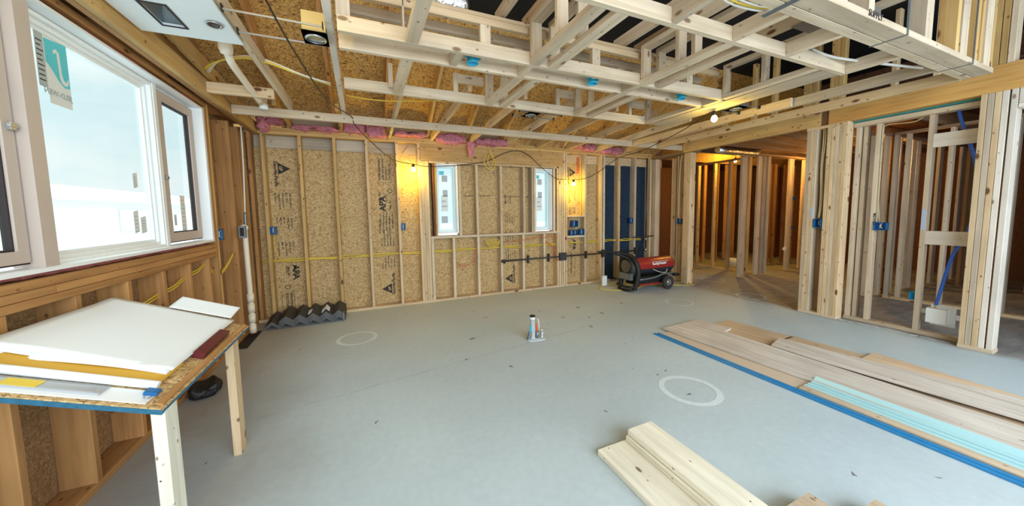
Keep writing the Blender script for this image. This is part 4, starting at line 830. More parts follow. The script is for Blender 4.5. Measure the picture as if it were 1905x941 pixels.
# ================================================================== right side walls
BX = 5.33
box('amber_beam', (BX, 0.2, 2.42), (BX+0.13, 2.32, 2.66), 'laminated_beam', label='big amber laminated beam at the upper right over the stud walls', cat='beam')
box('amber_beam', (BX, 2.41, 2.42), (BX+0.09, 4.40, 2.60), 'pine_yellow', label='amber knotty beam over the wide opening at the right', cat='beam')
box('beam_packer', (BX+0.05, 2.325, 2.42), (BX+0.12, 2.405, 2.66), 'pine_brown', label='dark packer filling the gap between the two amber beams', cat='block')
mesh_at('gasket_strip', meshboxes([((5.44, 1.19, 2.404), (5.60, 2.15, 2.418))]), (5.5, 1.6, 2.404), 'teal_gasket', label='thin teal gasket strip between the amber beam and the top plate', cat='strip')
def stack(x0, x1, ys, z0, z1, mats, base, grp):
    for i, y in enumerate(ys):
        box('stud', (x0, y-0.0365, z0), (x1, y, z1), mats[i % len(mats)], label='%s stud of the %s, from its far side' % (ORD[i], base), cat='stud', group=grp)
box('base_plate', (BX, 2.135, 0), (BX+0.14, 2.535, 0.03), 'pine_white', label='base plate under the thick stud pack beside the wide opening', cat='plate')
box('cap_plate', (BX, 2.135, 2.383), (BX+0.14, 2.54, 2.419), 'pine', label='cap plate on the thick stud pack beside the wide opening', cat='plate')
stack(BX, BX+0.14, [2.535, 2.497, 2.459], 0.031, 2.382, ['pine_white', 'pine', 'pine_white'], 'three studs bordering the wide opening', 'stud pack beside the wide opening, far part')
stack(BX, BX+0.14, [2.325, 2.285, 2.247, 2.209, 2.171], 0.031, 2.382, ['pine', 'pine', 'pine_white', 'pine'], 'thick stud pack next to the recessed cables', 'stud pack beside the wide opening, near part')
box('recessed_stud', (BX+0.10, 2.33, 0.031), (BX+0.138, 2.415, 2.382), 'pine_brown', label='recessed stud behind the yellow cables in the stud pack', cat='stud')
blue_box((BX-0.01, 2.335, 1.14), (BX+0.099, 2.41, 1.25), 'blue double outlet box in the recess of the stud pack by the opening', (0, -1), mat='plastic_blue')
for k in range(2):
    tube('box_cable', [(BX+0.04, 2.36+0.02*k, 2.38), (BX+0.02, 2.35+0.02*k, 2.2), (BX+0.03, 2.37+0.012*k, 1.9), (BX+0.04, 2.36+0.015*k, 1.5), (BX+0.03, 2.37+0.01*k, 1.26)], 0.005, 'cable_cream', seg=6, label='%s cream cable falling into the blue box of the stud pack' % ['left', 'right'][k], cat='cable')
# thin wall between the two packs
TX = 5.50
box('bottom_plate', (TX, 1.195, 0), (TX+0.09, 2.13, 0.038), 'pine_white', label='bottom plate on the floor below the blue water tubing', cat='plate')
box('top_plate', (TX-0.03, 1.195, 2.35), (TX+0.09, 2.13, 2.40), 'pine_white', label='top plate of the thin wall right below the amber beam', cat='plate')
for y, x, lb in ((2.12, TX, 'thin wall stud beside the thick stud pack'), (2.07, TX+0.05, 'second stud behind the thin wall stud by the pack'), (1.945, TX, 'stud with a blue outlet box and handwriting in the thin wall'), (1.545, TX, 'stud left of the white water valve box in the thin wall')):
    box('stud', (x, y-0.038, 0.038), (TX+0.09 if x == TX else x+0.09, y, 2.35), 'pine_white', label=lb, cat='stud')
ws = [o for o in bpy.data.objects if o.get('label', '') == 'stud with a blue outlet box and handwriting in the thin wall'][0]
text('written_text', 'MIDWEST', 0.034, (TX-0.001, 1.918, 1.32), (0, 0, -1), (0, -1, 0), 'print_ink', ws)
box('blocking', (TX, 1.185, 2.005), (TX+0.038, 1.505, 2.145), 'pine_pale', label='upper white blocking board across the blue tubing bay', cat='board')
box('blocking', (TX, 1.185, 0.985), (TX+0.038, 1.505, 1.13), 'pine_pale', label='lower white blocking board across the blue tubing bay', cat='board')
blue_box((TX-0.012, 1.80, 1.12), (TX+0.05, 1.9072, 1.215), 'blue double outlet box on the handwritten stud of the thin wall', (0, -1))
tube('box_cable', [(TX+0.05, 1.60, 2.345), (TX+0.03, 1.66, 2.31), (TX+0.03, 1.78, 2.32), (TX+0.02, 1.87, 2.32), (TX+0.02, 1.895, 2.25), (TX+0.02, 1.896, 1.8), (TX+0.02, 1.89, 1.5), (TX+0.01, 1.87, 1.22)], 0.004, 'cable_cream', seg=6, label='cream cable running down the handwritten stud into its blue box', cat='cable')
tube('water_tube', [(5.56, 1.37, 2.36), (5.555, 1.34, 2.22), (5.56, 1.24, 1.83), (5.57, 1.20, 1.4), (5.56, 1.27, 1.05), (5.555, 1.33, 0.85), (5.55, 1.39, 0.42), (5.55, 1.40, 0.34)], 0.014, 'pex_blue', label='bright blue plastic water tube rising from the white valve box', cat='tube')
vb_ = empty('valve_box', (5.54, 1.38, 0.13), 'white plastic water valve box low in the thin wall', 'box')
mesh_at('box_body', meshboxes([((5.50, 1.315, 0.15), (5.57, 1.455, 0.305))]), (5.53, 1.38, 0.15), 'pvc_white', vb_)
mesh_at('back_plate', meshboxes([((5.571, 1.27, 0.12), (5.578, 1.44, 0.345))]), (5.57, 1.36, 0.12), 'pvc_white', vb_)
mesh_at('side_bracket', meshboxes([((5.573, 1.46, 0.225), (5.578, 1.53, 0.275))]), (5.57, 1.5, 0.23), 'pvc_white', vb_)
mesh_at('side_bracket', meshboxes([((5.573, 1.21, 0.205), (5.578, 1.268, 0.26))]), (5.57, 1.24, 0.2), 'pvc_white', vb_)
tube('valve_stem', [(5.55, 1.40, 0.34), (5.55, 1.40, 0.30)], 0.008, 'brass_and_bulb_reflection', vb_)
for nm_, (y_, x_, za, zb_) in {'a': (2.459, BX, 1.26, 1.40), 'b': (1.545, TX, 1.14, 1.36)}.items():
    so_ = [o for o in bpy.data.objects if o.name.startswith('stud') and abs(PMS[o.name].translation.y-(y_-0.019)) < 0.006 and abs(PMS[o.name].translation.x-x_) < 0.12]
    if so_: mesh_at('blue_mark', meshboxes([((x_-0.0008, y_-0.034, za), (x_-0.0002, y_-0.003, zb_))]), (x_, y_, za), 'marker_blue', so_[0])
# near pack
NB = 'near thick stud pack at the right'
box('base_plate', (BX, 0.985, 0), (BX+0.14, 1.192, 0.036), 'pine_white', label='base plate under the near stud pack, rounded at its corner', cat='plate')
stack(BX, BX+0.14, [1.19, 1.151, 1.112, 1.073, 1.026], 0.037, 2.419, ['pine', 'pine_grey', 'pine', 'pine_pale', 'pine_pale'], NB, 'near stud pack')
box('bark_strip', (BX+0.012, 1.0275, 0.04), (BX+0.12, 1.038, 1.6), 'osb_dark', label='rough bark edge in the near stud pack at the right', cat='strip')
box('door_header', (BX, 0.2, 2.25), (BX+0.14, 0.985, 2.288), 'pine_pale', label='white header plank over the doorway at the right edge', cat='plank')
box('cripple_stud', (BX, 0.945, 2.29), (BX+0.14, 0.984, 2.419), 'pine_pale', label='short white cripple stud between door header and amber beam', cat='stud')

# post and partition at the far side of the wide opening
def vpost(name, x0, y0, x1, y1, z0, z1, mat, lab, cat='stud', grp=None):
    box(name, (x0, y0, z0), (x1, y1, z1), mat, label=lab, cat=cat, **({'group': grp} if grp else {}))
box('corner_post', (5.44, 4.33, 0.01), (5.58, 4.37, 2.42), 'pine', label='near half of the knotty post at the left side of the wide opening', cat='post')
box('corner_post', (5.44, 4.372, 0.01), (5.58, 4.46, 2.42), 'pine', label='far half of the knotty post at the left side of the wide opening', cat='post')
vpost('stud', 5.60, 4.64, 5.70, 4.68, 0.03, 2.42, 'pine', 'pale stud with white conduit behind the red heater')
vpost('stud', 5.60, 4.70, 5.70, 4.74, 0.03, 2.42, PW, 'second pale stud behind the red heater, next to the conduit stud')
vpost('stud', 5.80, 5.0, 5.89, 5.04, 0.03, 2.42, 'pine', 'stud between the end post of the back wall and the conduit stud')
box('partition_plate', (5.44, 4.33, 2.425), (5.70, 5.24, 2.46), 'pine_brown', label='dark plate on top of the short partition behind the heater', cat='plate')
tube('conduit', [(5.57, 4.60, 2.42), (5.57, 4.64, 2.3), (5.57, 4.66, 1.9), (5.57, 4.66, 1.45), (5.57, 4.66, 1.28), (5.56, 4.62, 1.22)], 0.009, 'pvc_white', seg=8, label='white conduit clipped to the stud behind the red heater', cat='conduit')
blue_box((5.53, 4.57, 1.12), (5.59, 4.66, 1.22), 'blue outlet box under the white conduit behind the heater', (0, -1))
blue_box((5.8895, 4.985, 1.10), (5.95, 5.04, 1.20), 'small blue box in the dark gap behind the back wall end post', (1, -1), wires=False)

# ================================================================== dim rooms beyond the opening
fr = 0
def room_studs(lst, zt, grp, phr):
    for i, (x, y, wx, wy, m) in enumerate(lst):
        vpost('room_stud', x, y, x+wx, y+wy, 0.038, zt, m, '%s stud of the %s, from the left' % (ORD[i % 20], phr), 'stud', grp)
room_studs([(7.45, 5.70, 0.09, 0.038, 'pine_yellow'), (7.45, 5.29, 0.09, 0.038, 'pine_yellow'), (7.45, 4.93, 0.09, 0.038, 'pine_grey')], 2.44, 'studs of the plated partition', 'plated partition seen through the opening')
box('room_plate', (7.45, 4.36, 0), (7.54, 6.2, 0.038), 'pine', label='bottom plate of the plated partition seen through the opening', cat='plate')
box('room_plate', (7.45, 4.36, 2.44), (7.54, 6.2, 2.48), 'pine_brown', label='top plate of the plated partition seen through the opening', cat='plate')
room_studs([(8.10, 6.02, 0.09, 0.038, 'pine_orange'), (8.58, 5.98, 0.038, 0.09, 'pine_orange'), (8.90, 6.0, 0.09, 0.038, 'pine_orange'), (9.3, 6.0, 0.038, 0.09, 'pine_orange'), (9.7, 6.0, 0.09, 0.038, 'pine_orange'), (7.75, 6.05, 0.038, 0.09, 'pine_orange')], 2.6, 'studs of the orange lit rear partition', 'orange lit rear partition')
room_studs([(6.74, 4.22, 0.13, 0.04, PW), (6.90, 4.24, 0.038, 0.13, 'pine_grey'), (7.24, 4.40, 0.09, 0.04, 'pine_yellow'), (7.30, 4.26, 0.12, 0.038, PW), (7.44, 4.24, 0.09, 0.038, 'pine_grey'), (7.55, 4.22, 0.09, 0.038, 'pine_grey')], 2.44, 'studs around the inner doorway', 'stud group at the inner doorway')
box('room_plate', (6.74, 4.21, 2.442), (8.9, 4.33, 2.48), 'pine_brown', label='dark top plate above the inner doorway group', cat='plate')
room_studs([(8.38, 4.26, 0.10, 0.038, PW), (8.50, 4.26, 0.038, 0.09, 'pine_grey'), (8.93, 4.28, 0.09, 0.038, 'pine'), (8.92, 4.93, 0.038, 0.09, 'pine_orange'), (9.05, 4.90, 0.09, 0.038, 'pine_orange'), (9.45, 4.9, 0.09, 0.038, 'pine_orange'), (9.85, 4.9, 0.038, 0.09, 'pine_orange'), (9.6, 4.3, 0.09, 0.038, 'pine_orange')], 2.44, 'studs of the deep right partition', 'deep partition right of the inner doorway')
room_studs([(10.2, 3.6+0.4*i, 0.09, 0.038, 'pine_orange') for i in range(6)], 2.6, 'studs along the farthest wall', 'farthest wall of the dim rooms')
# partition behind the thin wall
room_studs([(6.95, 2.42, 0.038, 0.09, 'pine_white'), (7.16, 2.40, 0.09, 0.038, 'pine_white'), (7.30, 2.40, 0.14, 0.038, 'pine'), (7.62, 2.40, 0.038, 0.12, 'pine_grey'), (8.02, 2.40, 0.16, 0.038, 'pine'), (8.24, 2.38, 0.038, 0.12, 'pine_grey'), (8.62, 2.38, 0.14, 0.038, 'pine'), (9.05, 2.38, 0.14, 0.038, 'pine_grey'), (9.42, 2.36, 0.14, 0.038, 'pine'), (9.86, 2.34, 0.16, 0.038, 'pine_grey'), (10.25, 2.32, 0.14, 0.038, 'pine')], 2.44, 'studs of the grey cross partition', 'cross partition behind the thin wall')
room_studs([(7.24, 2.32, 0.09, 0.038, 'pine_grey'), (7.24, 2.20, 0.09, 0.038, PW), (7.24, 1.80, 0.09, 0.038, PW), (7.24, 1.30, 0.09, 0.038, 'pine_grey')], 2.44, 'studs of the plate behind the valve box', 'low plate behind the white valve box')
box('room_plate', (7.24, 0.2, 0), (7.33, 2.36, 0.038), 'pine', label='bottom plate on the floor behind the white valve box', cat='plate')
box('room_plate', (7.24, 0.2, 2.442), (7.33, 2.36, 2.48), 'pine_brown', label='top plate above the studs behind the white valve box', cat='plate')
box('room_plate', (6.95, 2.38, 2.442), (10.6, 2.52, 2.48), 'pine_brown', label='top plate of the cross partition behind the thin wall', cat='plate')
room_studs([(9.2, 1.85, 0.09, 0.038, PW), (9.2, 1.45, 0.09, 0.038, 'pine_orange'), (9.2, 2.1, 0.09, 0.038, 'pine_orange')], 2.5, 'studs seen through the right doorway', 'partition seen through the doorway at the right edge')
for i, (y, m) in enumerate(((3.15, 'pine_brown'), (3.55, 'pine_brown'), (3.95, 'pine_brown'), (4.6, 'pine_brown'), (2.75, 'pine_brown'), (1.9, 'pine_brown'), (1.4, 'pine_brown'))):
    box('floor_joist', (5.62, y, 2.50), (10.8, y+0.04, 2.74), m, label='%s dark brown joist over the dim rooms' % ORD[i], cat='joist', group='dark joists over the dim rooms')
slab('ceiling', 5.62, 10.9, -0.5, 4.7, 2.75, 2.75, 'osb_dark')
tube('foil_duct', [(5.75, 4.05, 2.44)]+[(5.95+0.05*i, 4.05, 2.43+(0.006 if i % 2 else -0.006)) for i in range(18)]+[(6.9, 4.05, 2.50)], [0.055]+[0.075 if i % 2 else 0.062 for i in range(18)]+[0.055], 'foil', smooth=0, seg=16, label='crumpled silver foil duct above the opening behind the amber beam', cat='duct')
lathe('bucket', [(0.0, 0.0), (0.11, 0.0), (0.13, 0.16), (0.122, 0.16), (0.105, 0.01), (0.0, 0.01)], (8.35, 5.38, 0.0), (0, 0, 1), 'pvc_white', label='white bucket on the floor of the dim room', cat='bucket')
blue_box((7.245, 2.02, 0.0385), (7.31, 2.09, 0.15), 'cyan outlet box low on the partition behind the valve box', (0, -1), wires=False, mat='plastic_cyan')
blue_box((8.5375, 4.262, 1.55), (8.63, 4.30, 1.64), 'blue box high on the deep partition', (1, -1), wires=False)
blue_box((8.5375, 4.262, 0.92), (8.60, 4.30, 1.0), 'lower blue box on the deep partition', (1, -1), wires=False)
tube('drain_stub', [(8.20, 4.20, 0.52), (8.38, 4.275, 0.52)], 0.035, 'pvc_white', smooth=0, label='white drain stub in the deep partition', cat='pipe')
bulb(7.60, 2.68, 2.17, 'glowing bulb in the room behind the thin wall', 22, (1.0, 0.55, 0.14), 2.752)
bulb(7.95, 5.15, 2.50, 'glowing bulb hidden behind the plated partition', 60, (1.0, 0.60, 0.08), 2.80)
bulb(8.7, 3.9, 2.40, 'glowing bulb hidden above the deep partition', 22, (1.0, 0.48, 0.10), 2.752)
# attic clutter at the upper right
tube('foil_duct', [(0.52, 2.62, 2.96)]+[(0.56+0.03*i, 2.60, 2.96+(0.006 if i % 2 else -0.006)) for i in range(8)]+[(0.80, 2.60, 2.96)], [0.05]+[0.082 if i % 2 else 0.068 for i in range(8)]+[0.05], 'foil', smooth=0, seg=16, label='crumpled silver foil duct above the left runner pair at the top edge', cat='duct')
tube('foil_duct', [(2.50, 1.22, 2.62)]+[(2.50, 1.22, 2.66+0.04*i) for i in range(16)], [0.05]+[0.088 if i % 2 else 0.072 for i in range(16)], 'foil', smooth=0, seg=16, label='upright silver foil duct left of the written SUPPLY mark', cat='duct')
tube('foil_duct', [(2.80, 1.24, 2.60)]+[(2.80, 1.24, 2.66+0.04*i) for i in range(16)], [0.05]+[0.088 if i % 2 else 0.072 for i in range(16)], 'foil', smooth=0, seg=16, label='upright silver foil duct right of the written SUPPLY mark', cat='duct')
mesh_at('sheet_duct', meshboxes([((2.88, 1.15, 2.50), (3.20, 1.16, 2.70)), ((2.88, 1.16, 2.69), (3.20, 1.5, 2.70))]), (3.0, 1.2, 2.5), 'steel', label='bent sheet metal duct piece behind the hanging wall studs', cat='duct')
box('attic_block', (3.02, 1.6, 2.90), (3.35, 1.64, 3.0), 'pine', label='pale block between the hanging wall studs', cat='block')
UY = [(3.71, 3.64, 'pine_yellow'), (3.25, 3.20, 'pine_yellow'), (2.98, 2.93, 'pine_yellow'), (2.60, 2.555, 'pine_yellow'), (2.553, 2.51, 'pine_yellow'), (2.508, 2.45, 'pine_yellow'), (2.33, 2.29, 'pine_yellow'), (2.287, 2.25, 'pine_yellow'), (2.247, 2.20, 'pine_yellow'), (1.80, 1.76, 'pine'), (1.5, 1.46, 'pine')]
for i, (a, b, m) in enumerate(UY):
    z0 = 2.602 if b >= 2.41 else 2.662
    if 2.32 < a < 2.41: z0 = 2.662
    box('upper_stud', (BX+0.005, b, z0), (BX+0.085, a, 3.5), m, label='%s yellow stud standing on the beams above the opening, from the far end' % ORD[i], cat='stud', group='studs standing on the beams over the opening')
slab('wall_attic', 7.6, 7.61, -0.5, 3.7, 2.78, 2.78, 'osb_dark', t=0.8)

# ================================================================== things on the floor
# plan table: sloped sheet on two by four legs, leaning on the sill
TN = Vector((-0.70, 1.58, 0.705)); TU = Vector((-0.61, 0, 0.23)).normalized(); TV = Vector((0, 1, 0)); TW = Vector((0.353, 0, 0.936)).normalized()
TM = Matrix((TU, TV, TW)).transposed().to_4x4(); TM.translation = TN
def T(u, v, w=0): return TN+TU*u+TV*v+TW*w
def tslab(name, pts, w0, w1, mat, parent=None, lift=None, **k):
    """flat piece on the sloped table; pts are (along slope, along depth), lift bends it"""
    bm = bmesh.new(); L = lift or (lambda u, v: 0)
    a = [bm.verts.new(T(u, v, w0+L(u, v))) for u, v in pts]; b = [bm.verts.new(T(u, v, w1+L(u, v))) for u, v in pts]; n = len(pts)
    bm.faces.new(a[::-1]); bm.faces.new(b)
    for i in range(n): bm.faces.new((a[i], a[(i+1) % n], b[(i+1) % n], b[i]))
    bmesh.ops.recalc_face_normals(bm, faces=bm.faces); me = bpy.data.meshes.new('mesh'); bm.to_mesh(me); bm.free()
    return mesh_at(name, me, T(*pts[0], w0), mat, parent, **k)
tb = empty('plan_table', (-0.72, 1.6, 0), 'sloping strand board plan table with blue edge below the big window', 'table')
tslab('table_top', [(0.001, 0.001), (0.648, 0.001), (0.648, 0.99), (0.001, 0.99)], -0.020, 0, 'osb_tan', tb)
tslab('painted_edge', [(-0.001, -0.002), (0.65, -0.002), (0.65, 0.001), (0.001, 0.001), (0.001, 0.99), (-0.001, 0.99)], -0.021, -0.005, 'paint_blue_edge', tb)
box('leg', (-0.745, 1.595, 0), (-0.705, 1.685, 0.69), 'pine_fresh', tb)
box('leg', (-0.765, 2.36, 0), (-0.725, 2.45, 0.70), 'pine', tb)
# drawings: curved main stack
def sheet(name, u0, u1, v0, v1, w0, th, mat, lab, cat, curl=None, n=(16, 20), **k):
    bm = bmesh.new(); g = {}
    curl = curl or (lambda a, b: 0)
    for s, w in ((0, w0), (1, w0+th)):
        for i in range(n[0]+1):
            for j in range(n[1]+1):
                a = i/n[0]; b = j/n[1]; g[s, i, j] = bm.verts.new(T(u0+(u1-u0)*a, v0+(v1-v0)*b, w+curl(a, b)))
    for i in range(n[0]):
        for j in range(n[1]):
            for s in (0, 1):
                f = bm.faces.new([g[s, i, j], g[s, i+1, j], g[s, i+1, j+1], g[s, i, j+1]]); f.smooth = True
    for i in range(n[0]):
        for j in (0, n[1]): bm.faces.new([g[0, i, j], g[0, i+1, j], g[1, i+1, j], g[1, i, j]])
    for j in range(n[1]):
        for i in (0, n[0]): bm.faces.new([g[0, i, j], g[0, i, j+1], g[1, i, j+1], g[1, i, j]])
    bmesh.ops.recalc_face_normals(bm, faces=bm.faces); me = bpy.data.meshes.new('mesh'); bm.to_mesh(me); bm.free()
    return mesh_at(name, me, T(u0, v0, w0), mat, label=lab, cat=cat, **k)
for i in range(5):
    d = 0.008*i
    sheet('drawing_sheet', 0.10-d*0.5+random.uniform(-.01, .01), 0.645, 0.235+d, 1.02-0.01*i, 0.010+0.0036*i, 0.0022, 'paper', ['lowest', 'second lowest', 'middle', 'second highest'][i]+' large white drawing sheet of the stack on the plan table' if i < 4 else 'top large blank white drawing sheet on the plan table', 'paper',
          curl=lambda a, b, i=i: 0.006*math.sin(5*a+i)*(1-b)+0.03*max(0, b-0.8)*a+0.10*max(0, a-0.9)*0.3, group='large drawing sheets')
sheet('drawing_sheet', 0.10, 0.40, 0.97, 1.11, 0.036, 0.002, 'paper', 'white printed sheet sticking up at the far side of the plan table', 'paper', curl=lambda a, b: 0.03*b)
sheet('envelope', 0.085, 0.64, 0.165, 0.36, 0.003, 0.006, 'paper_yellow', 'yellow envelope under the near edge of the drawing stack', 'envelope', curl=lambda a, b: 0.002*math.sin(9*a))
tube('rolled_drawing', [T(0.075, 0.13, 0.017), T(0.35, 0.13, 0.017), T(0.63, 0.13, 0.017)], 0.0155, 'paper', seg=16, smooth=0, label='rolled white drawing along the near edge of the plan table', cat='paper roll')
sheet('drawing_sheet', 0.06, 0.62, 0.02, 0.112, 0.0008, 0.0012, 'paper', 'loose white sheet at the very near edge of the plan table', 'paper')
sl = sheet('plastic_sleeve', 0.20, 0.50, 0.045, 0.108, 0.0025, 0.006, 'sleeve_clear', 'clear plastic sleeve holding a yellow label on the plan table', 'sleeve', n=(6, 4))
tslab('yellow_label', [(0.36, 0.05), (0.45, 0.05), (0.45, 0.095), (0.36, 0.095)], 0.009, 0.0105, 'label_yellow', sl)
cp = tslab('binder_clip', [(0.055, 0.075), (0.095, 0.075), (0.095, 0.112), (0.055, 0.112)], 0.0025, 0.014, 'plastic_blue', label='small blue binder clip at the right end of the rolled drawing', cat='clip')
tube('clip_handle', [T(0.085, 0.075, 0.006), T(0.083, 0.055, 0.006), T(0.075, 0.05, 0.006), T(0.066, 0.055, 0.006), T(0.064, 0.075, 0.006)], 0.0014, 'steel', cp, seg=6)
rc_ = tslab('red_case', [(0.04, 0.44), (0.085, 0.44), (0.09, 0.78), (0.045, 0.78)], 0.001, 0.030, 'red_case', label='dark red plastic case beside the drawings on the plan table', cat='case')
for i, (u, m) in enumerate(((0.010, 'pine_orange'), (0.098, 'pine_brown'))):
    a = T(u+0.012, 0.15 if i else 0.02, 0.005); b = T(u+0.012, 0.98, 0.005)
    board('wooden_stick', a, b, 0.022, 0.008, TU, m, label='%s thin wooden slat lying along the right side of the plan table' % ['outer', 'inner'][i], cat='slat')
blob('black_debris', (-1.30, 3.22, 0.0), (-1.12, 3.42, 0.10), 'black_plastic', amp=0.03, f=12, seed=5, label='crumpled black debris on the floor behind the plan table', cat='debris')
# black panels and mats in the corner
for i in range(6):
    x = -1.10+0.147*i
    n = 7 if i else 3
    for k in range(n):
        z = 0.004+0.0125*k; w = 0.078; h = 0.060; th = 0.005
        prof = [(-w, 0), (0, h), (w, -0.004), (w, th-0.004), (0, h+th*1.5), (-w, th)]
        me = prism([(a+0.004*k*0.2, b) for a, b in prof], 0.34)
        o = link('angle_panel', me, 'dark_panel', label='%s panel from the floor in the %s heap of folded black panels' % (ORD[k], ORD[i]), cat='panel', group='folded black corner panels')
        m = frame((0, 1, 0.13), (1, 0, 0)); m = Matrix(((1, 0, 0, x+0.004*i), (0, 0.0, 1, 4.88+0.004*k), (0, 1, 0.18, z), (0, 0, 0, 1)))
        zz = Vector((0, 1, 0.16)).normalized(); xx = Vector((-1, 0, 0)); yy = zz.cross(xx)
        m = Matrix((xx, yy, zz)).transposed().to_4x4(); m.translation = (x, 4.875+0.003*k, z); setm(o, m)
        e = prism([(a+0.004*k*0.2, b) for a, b in prof], 0.003); eo = link('cut_edge', e, 'panel_edge', o); em = m.copy(); em.translation = m.translation-zz*0.0032; setm(eo, em, o)
for i in range(2):
    me = prism([(-0.05, 0.09), (0.0, 0.16-0.03*i), (0.06, 0.10), (0.055, 0.094), (0.0, 0.152-0.03*i), (-0.045, 0.085)], 0.12)
    o = link('white_wrap', me, 'sticker_white', label='%s torn white printed wrapper lying on the folded black panels' % ['right', 'left'][i], cat='wrapper')
    zz = Vector((0, 1, 0.16)).normalized(); xx = Vector((-1, 0, 0)); yy = zz.cross(xx); m = Matrix((xx, yy, zz)).transposed().to_4x4(); m.translation = (-0.515-0.155*i, 4.98, 0.02); setm(o, m)
box('end_panel', (-0.315, 4.86, 0.0), (-0.305, 5.12, 0.11), 'panel_edge', label='upright dark panel closing the right end of the folded black panels', cat='panel')
mesh_at('black_mat', meshboxes([((-1.31, 4.30, 0.001), (-1.20, 4.86, 0.012))]), (-1.25, 4.5, 0), 'black_plastic', label='flat black mat on the floor in the left corner', cat='mat')

# stub outs rising from the slab
so = empty('pipe_stub_out', (1.66, 3.21, 0), 'group of capped pipe stubs rising from the slab in mid floor', 'pipes')
lathe('white_pipe', [(0.0, 0.0), (0.028, 0.0), (0.028, 0.225), (0.031, 0.225), (0.031, 0.235), (0.028, 0.235), (0.028, 0.25), (0.0, 0.25)], (1.64, 3.215, 0), (0, 0, 1), 'pvc_white', so)
lathe('pipe_cap', [(0.0, 0.25), (0.031, 0.25), (0.031, 0.264), (0.0, 0.266)], (1.64, 3.215, 0), (0, 0, 1), 'black_plastic', so)
tube('grey_sleeve', [(1.585, 3.21, 0.0), (1.60, 3.21, 0.05), (1.61, 3.21, 0.085)], 0.020, 'steel_grey', so)
tube('blue_tube', [(1.606, 3.205, 0.08), (1.61, 3.205, 0.12), (1.612, 3.205, 0.155)], 0.009, 'plastic_cyan', so)
tube('grey_sleeve', [(1.69, 3.20, 0.0), (1.69, 3.20, 0.085)], 0.019, 'steel_grey', so, smooth=0)
tube('red_tube', [(1.692, 3.198, 0.08), (1.685, 3.198, 0.12), (1.68, 3.198, 0.165)], 0.010, 'cable_red', so)
tube('white_wrap', [(1.74, 3.19, 0.0), (1.745, 3.19, 0.07), (1.735, 3.19, 0.105)], 0.018, 'foil', so)
tube('thin_wire', [(1.72, 3.23, 0.0), (1.725, 3.23, 0.15), (1.71, 3.23, 0.215)], 0.006, 'cable_white', so)
blob('mortar_patch', (1.57, 3.13, -0.004), (1.77, 3.26, 0.008), 'chalk', so, amp=0.006, f=30, seed=9)

# foreground planks, all lying towards the camera
FP = 'planks stacked in the foreground'
box('plank', (1.16, 0.25, 0), (1.395, 1.47, 0.038), 'pine_fresh', label='lowest wide plank of the foreground stack, knotty and lying flat', cat='plank', c=0.005)
box('plank', (1.352, 0.25, 0.039), (1.535, 1.455, 0.077), 'pine_fresh', label='middle plank of the foreground stack', cat='plank', c=0.005)
box('plank', (1.362, 0.25, 0.078), (1.548, 1.45, 0.116), 'pine_fresh', label='top plank of the foreground stack with grey grain lines', cat='plank', c=0.006)
box('plank', (1.63, 0.2, 0.0), (1.845, 0.80, 0.038), 'pine_fresh', label='lower plank of the small pile at the bottom edge', cat='plank', c=0.005)
box('plank', (1.63, 0.2, 0.039), (1.84, 0.79, 0.077), PW, label='upper rounded plank of the small pile at the bottom edge', cat='plank', c=0.006)
box('plank', (1.93, 0.15, 0.0), (2.07, 0.645, 0.077), PW, label='thick plank end peeking in at the bottom edge, rightmost one', cat='plank', c=0.008)

# sheets laid out on the floor
def outline(name, pts, z0, z1, mat, **k):
    """flat sheet; grain of the wood materials runs along local z, so build it lying on its side"""
    me = prism([(z, x) for x, z in [(p[0], 0) for p in []]] if False else [(0, 0), (1, 0), (0, 1)], 1)
    bpy.data.meshes.remove(me)
    bm = bmesh.new(); o_ = Vector((pts[0][0], pts[0][1], z0)); F = Matrix(((0, 0, 1), (1, 0, 0), (0, 1, 0)))  # world -> local: z=Y, x=Z, y=X
    def loc(x, y, z): return Vector((z-o_.z, x-o_.x, y-o_.y))
    a = [bm.verts.new(loc(x, y, z0)) for x, y in pts]; b = [bm.verts.new(loc(x, y, z1)) for x, y in pts]; n = len(pts)
    bm.faces.new(a[::-1]); bm.faces.new(b)
    for i in range(n): bm.faces.new((a[i], a[(i+1) % n], b[(i+1) % n], b[i]))
    bmesh.ops.recalc_face_normals(bm, faces=bm.faces); me = bpy.data.meshes.new('mesh'); bm.to_mesh(me); bm.free()
    o = link(name, me, mat, **k); m = Matrix(((0, 1, 0, o_.x), (0, 0, 1, o_.y), (1, 0, 0, o_.z), (0, 0, 0, 1))); setm(o, m); return o
outline('wood_sheet', [(2.995, 2.70), (2.995, 0.1), (3.5, 0.1), (3.5, 2.70)], 0.0, 0.012, 'particle_board', label='lowest tan particle board sheet beside the blue strips', cat='sheet')
outline('wood_sheet', [(3.55, 2.66), (4.11, 2.66), (4.16, 2.0), (3.55, 2.0)], 0.0, 0.014, 'plywood_tan', label='tan board sheet at the far end behind the notched plywood', cat='sheet')
outline('wood_sheet', [(3.68, 1.99), (4.20, 2.03), (4.23, 1.44), (4.23, 0.1), (3.68, 0.1)], 0.0, 0.014, 'plywood_tan', label='tan sheet along the right side under the upper plywood', cat='sheet')
outline('wood_sheet', [(4.06, 1.43), (4.34, 1.44), (4.24, 0.6), (4.20, 0.1), (4.06, 0.1)], 0.015, 0.028, 'plywood_tan', label='pointed tan sheet at the rightmost edge of the floor boards', cat='sheet')
outline('wood_sheet', [(3.11, 2.77), (3.74, 2.81), (3.79, 2.43), (3.63, 2.40), (3.66, 0.1), (3.235, 0.1), (3.19, 1.38)], 0.016, 0.034, 'plywood', label='long pale plywood sheet with a notch at its far end', cat='sheet')
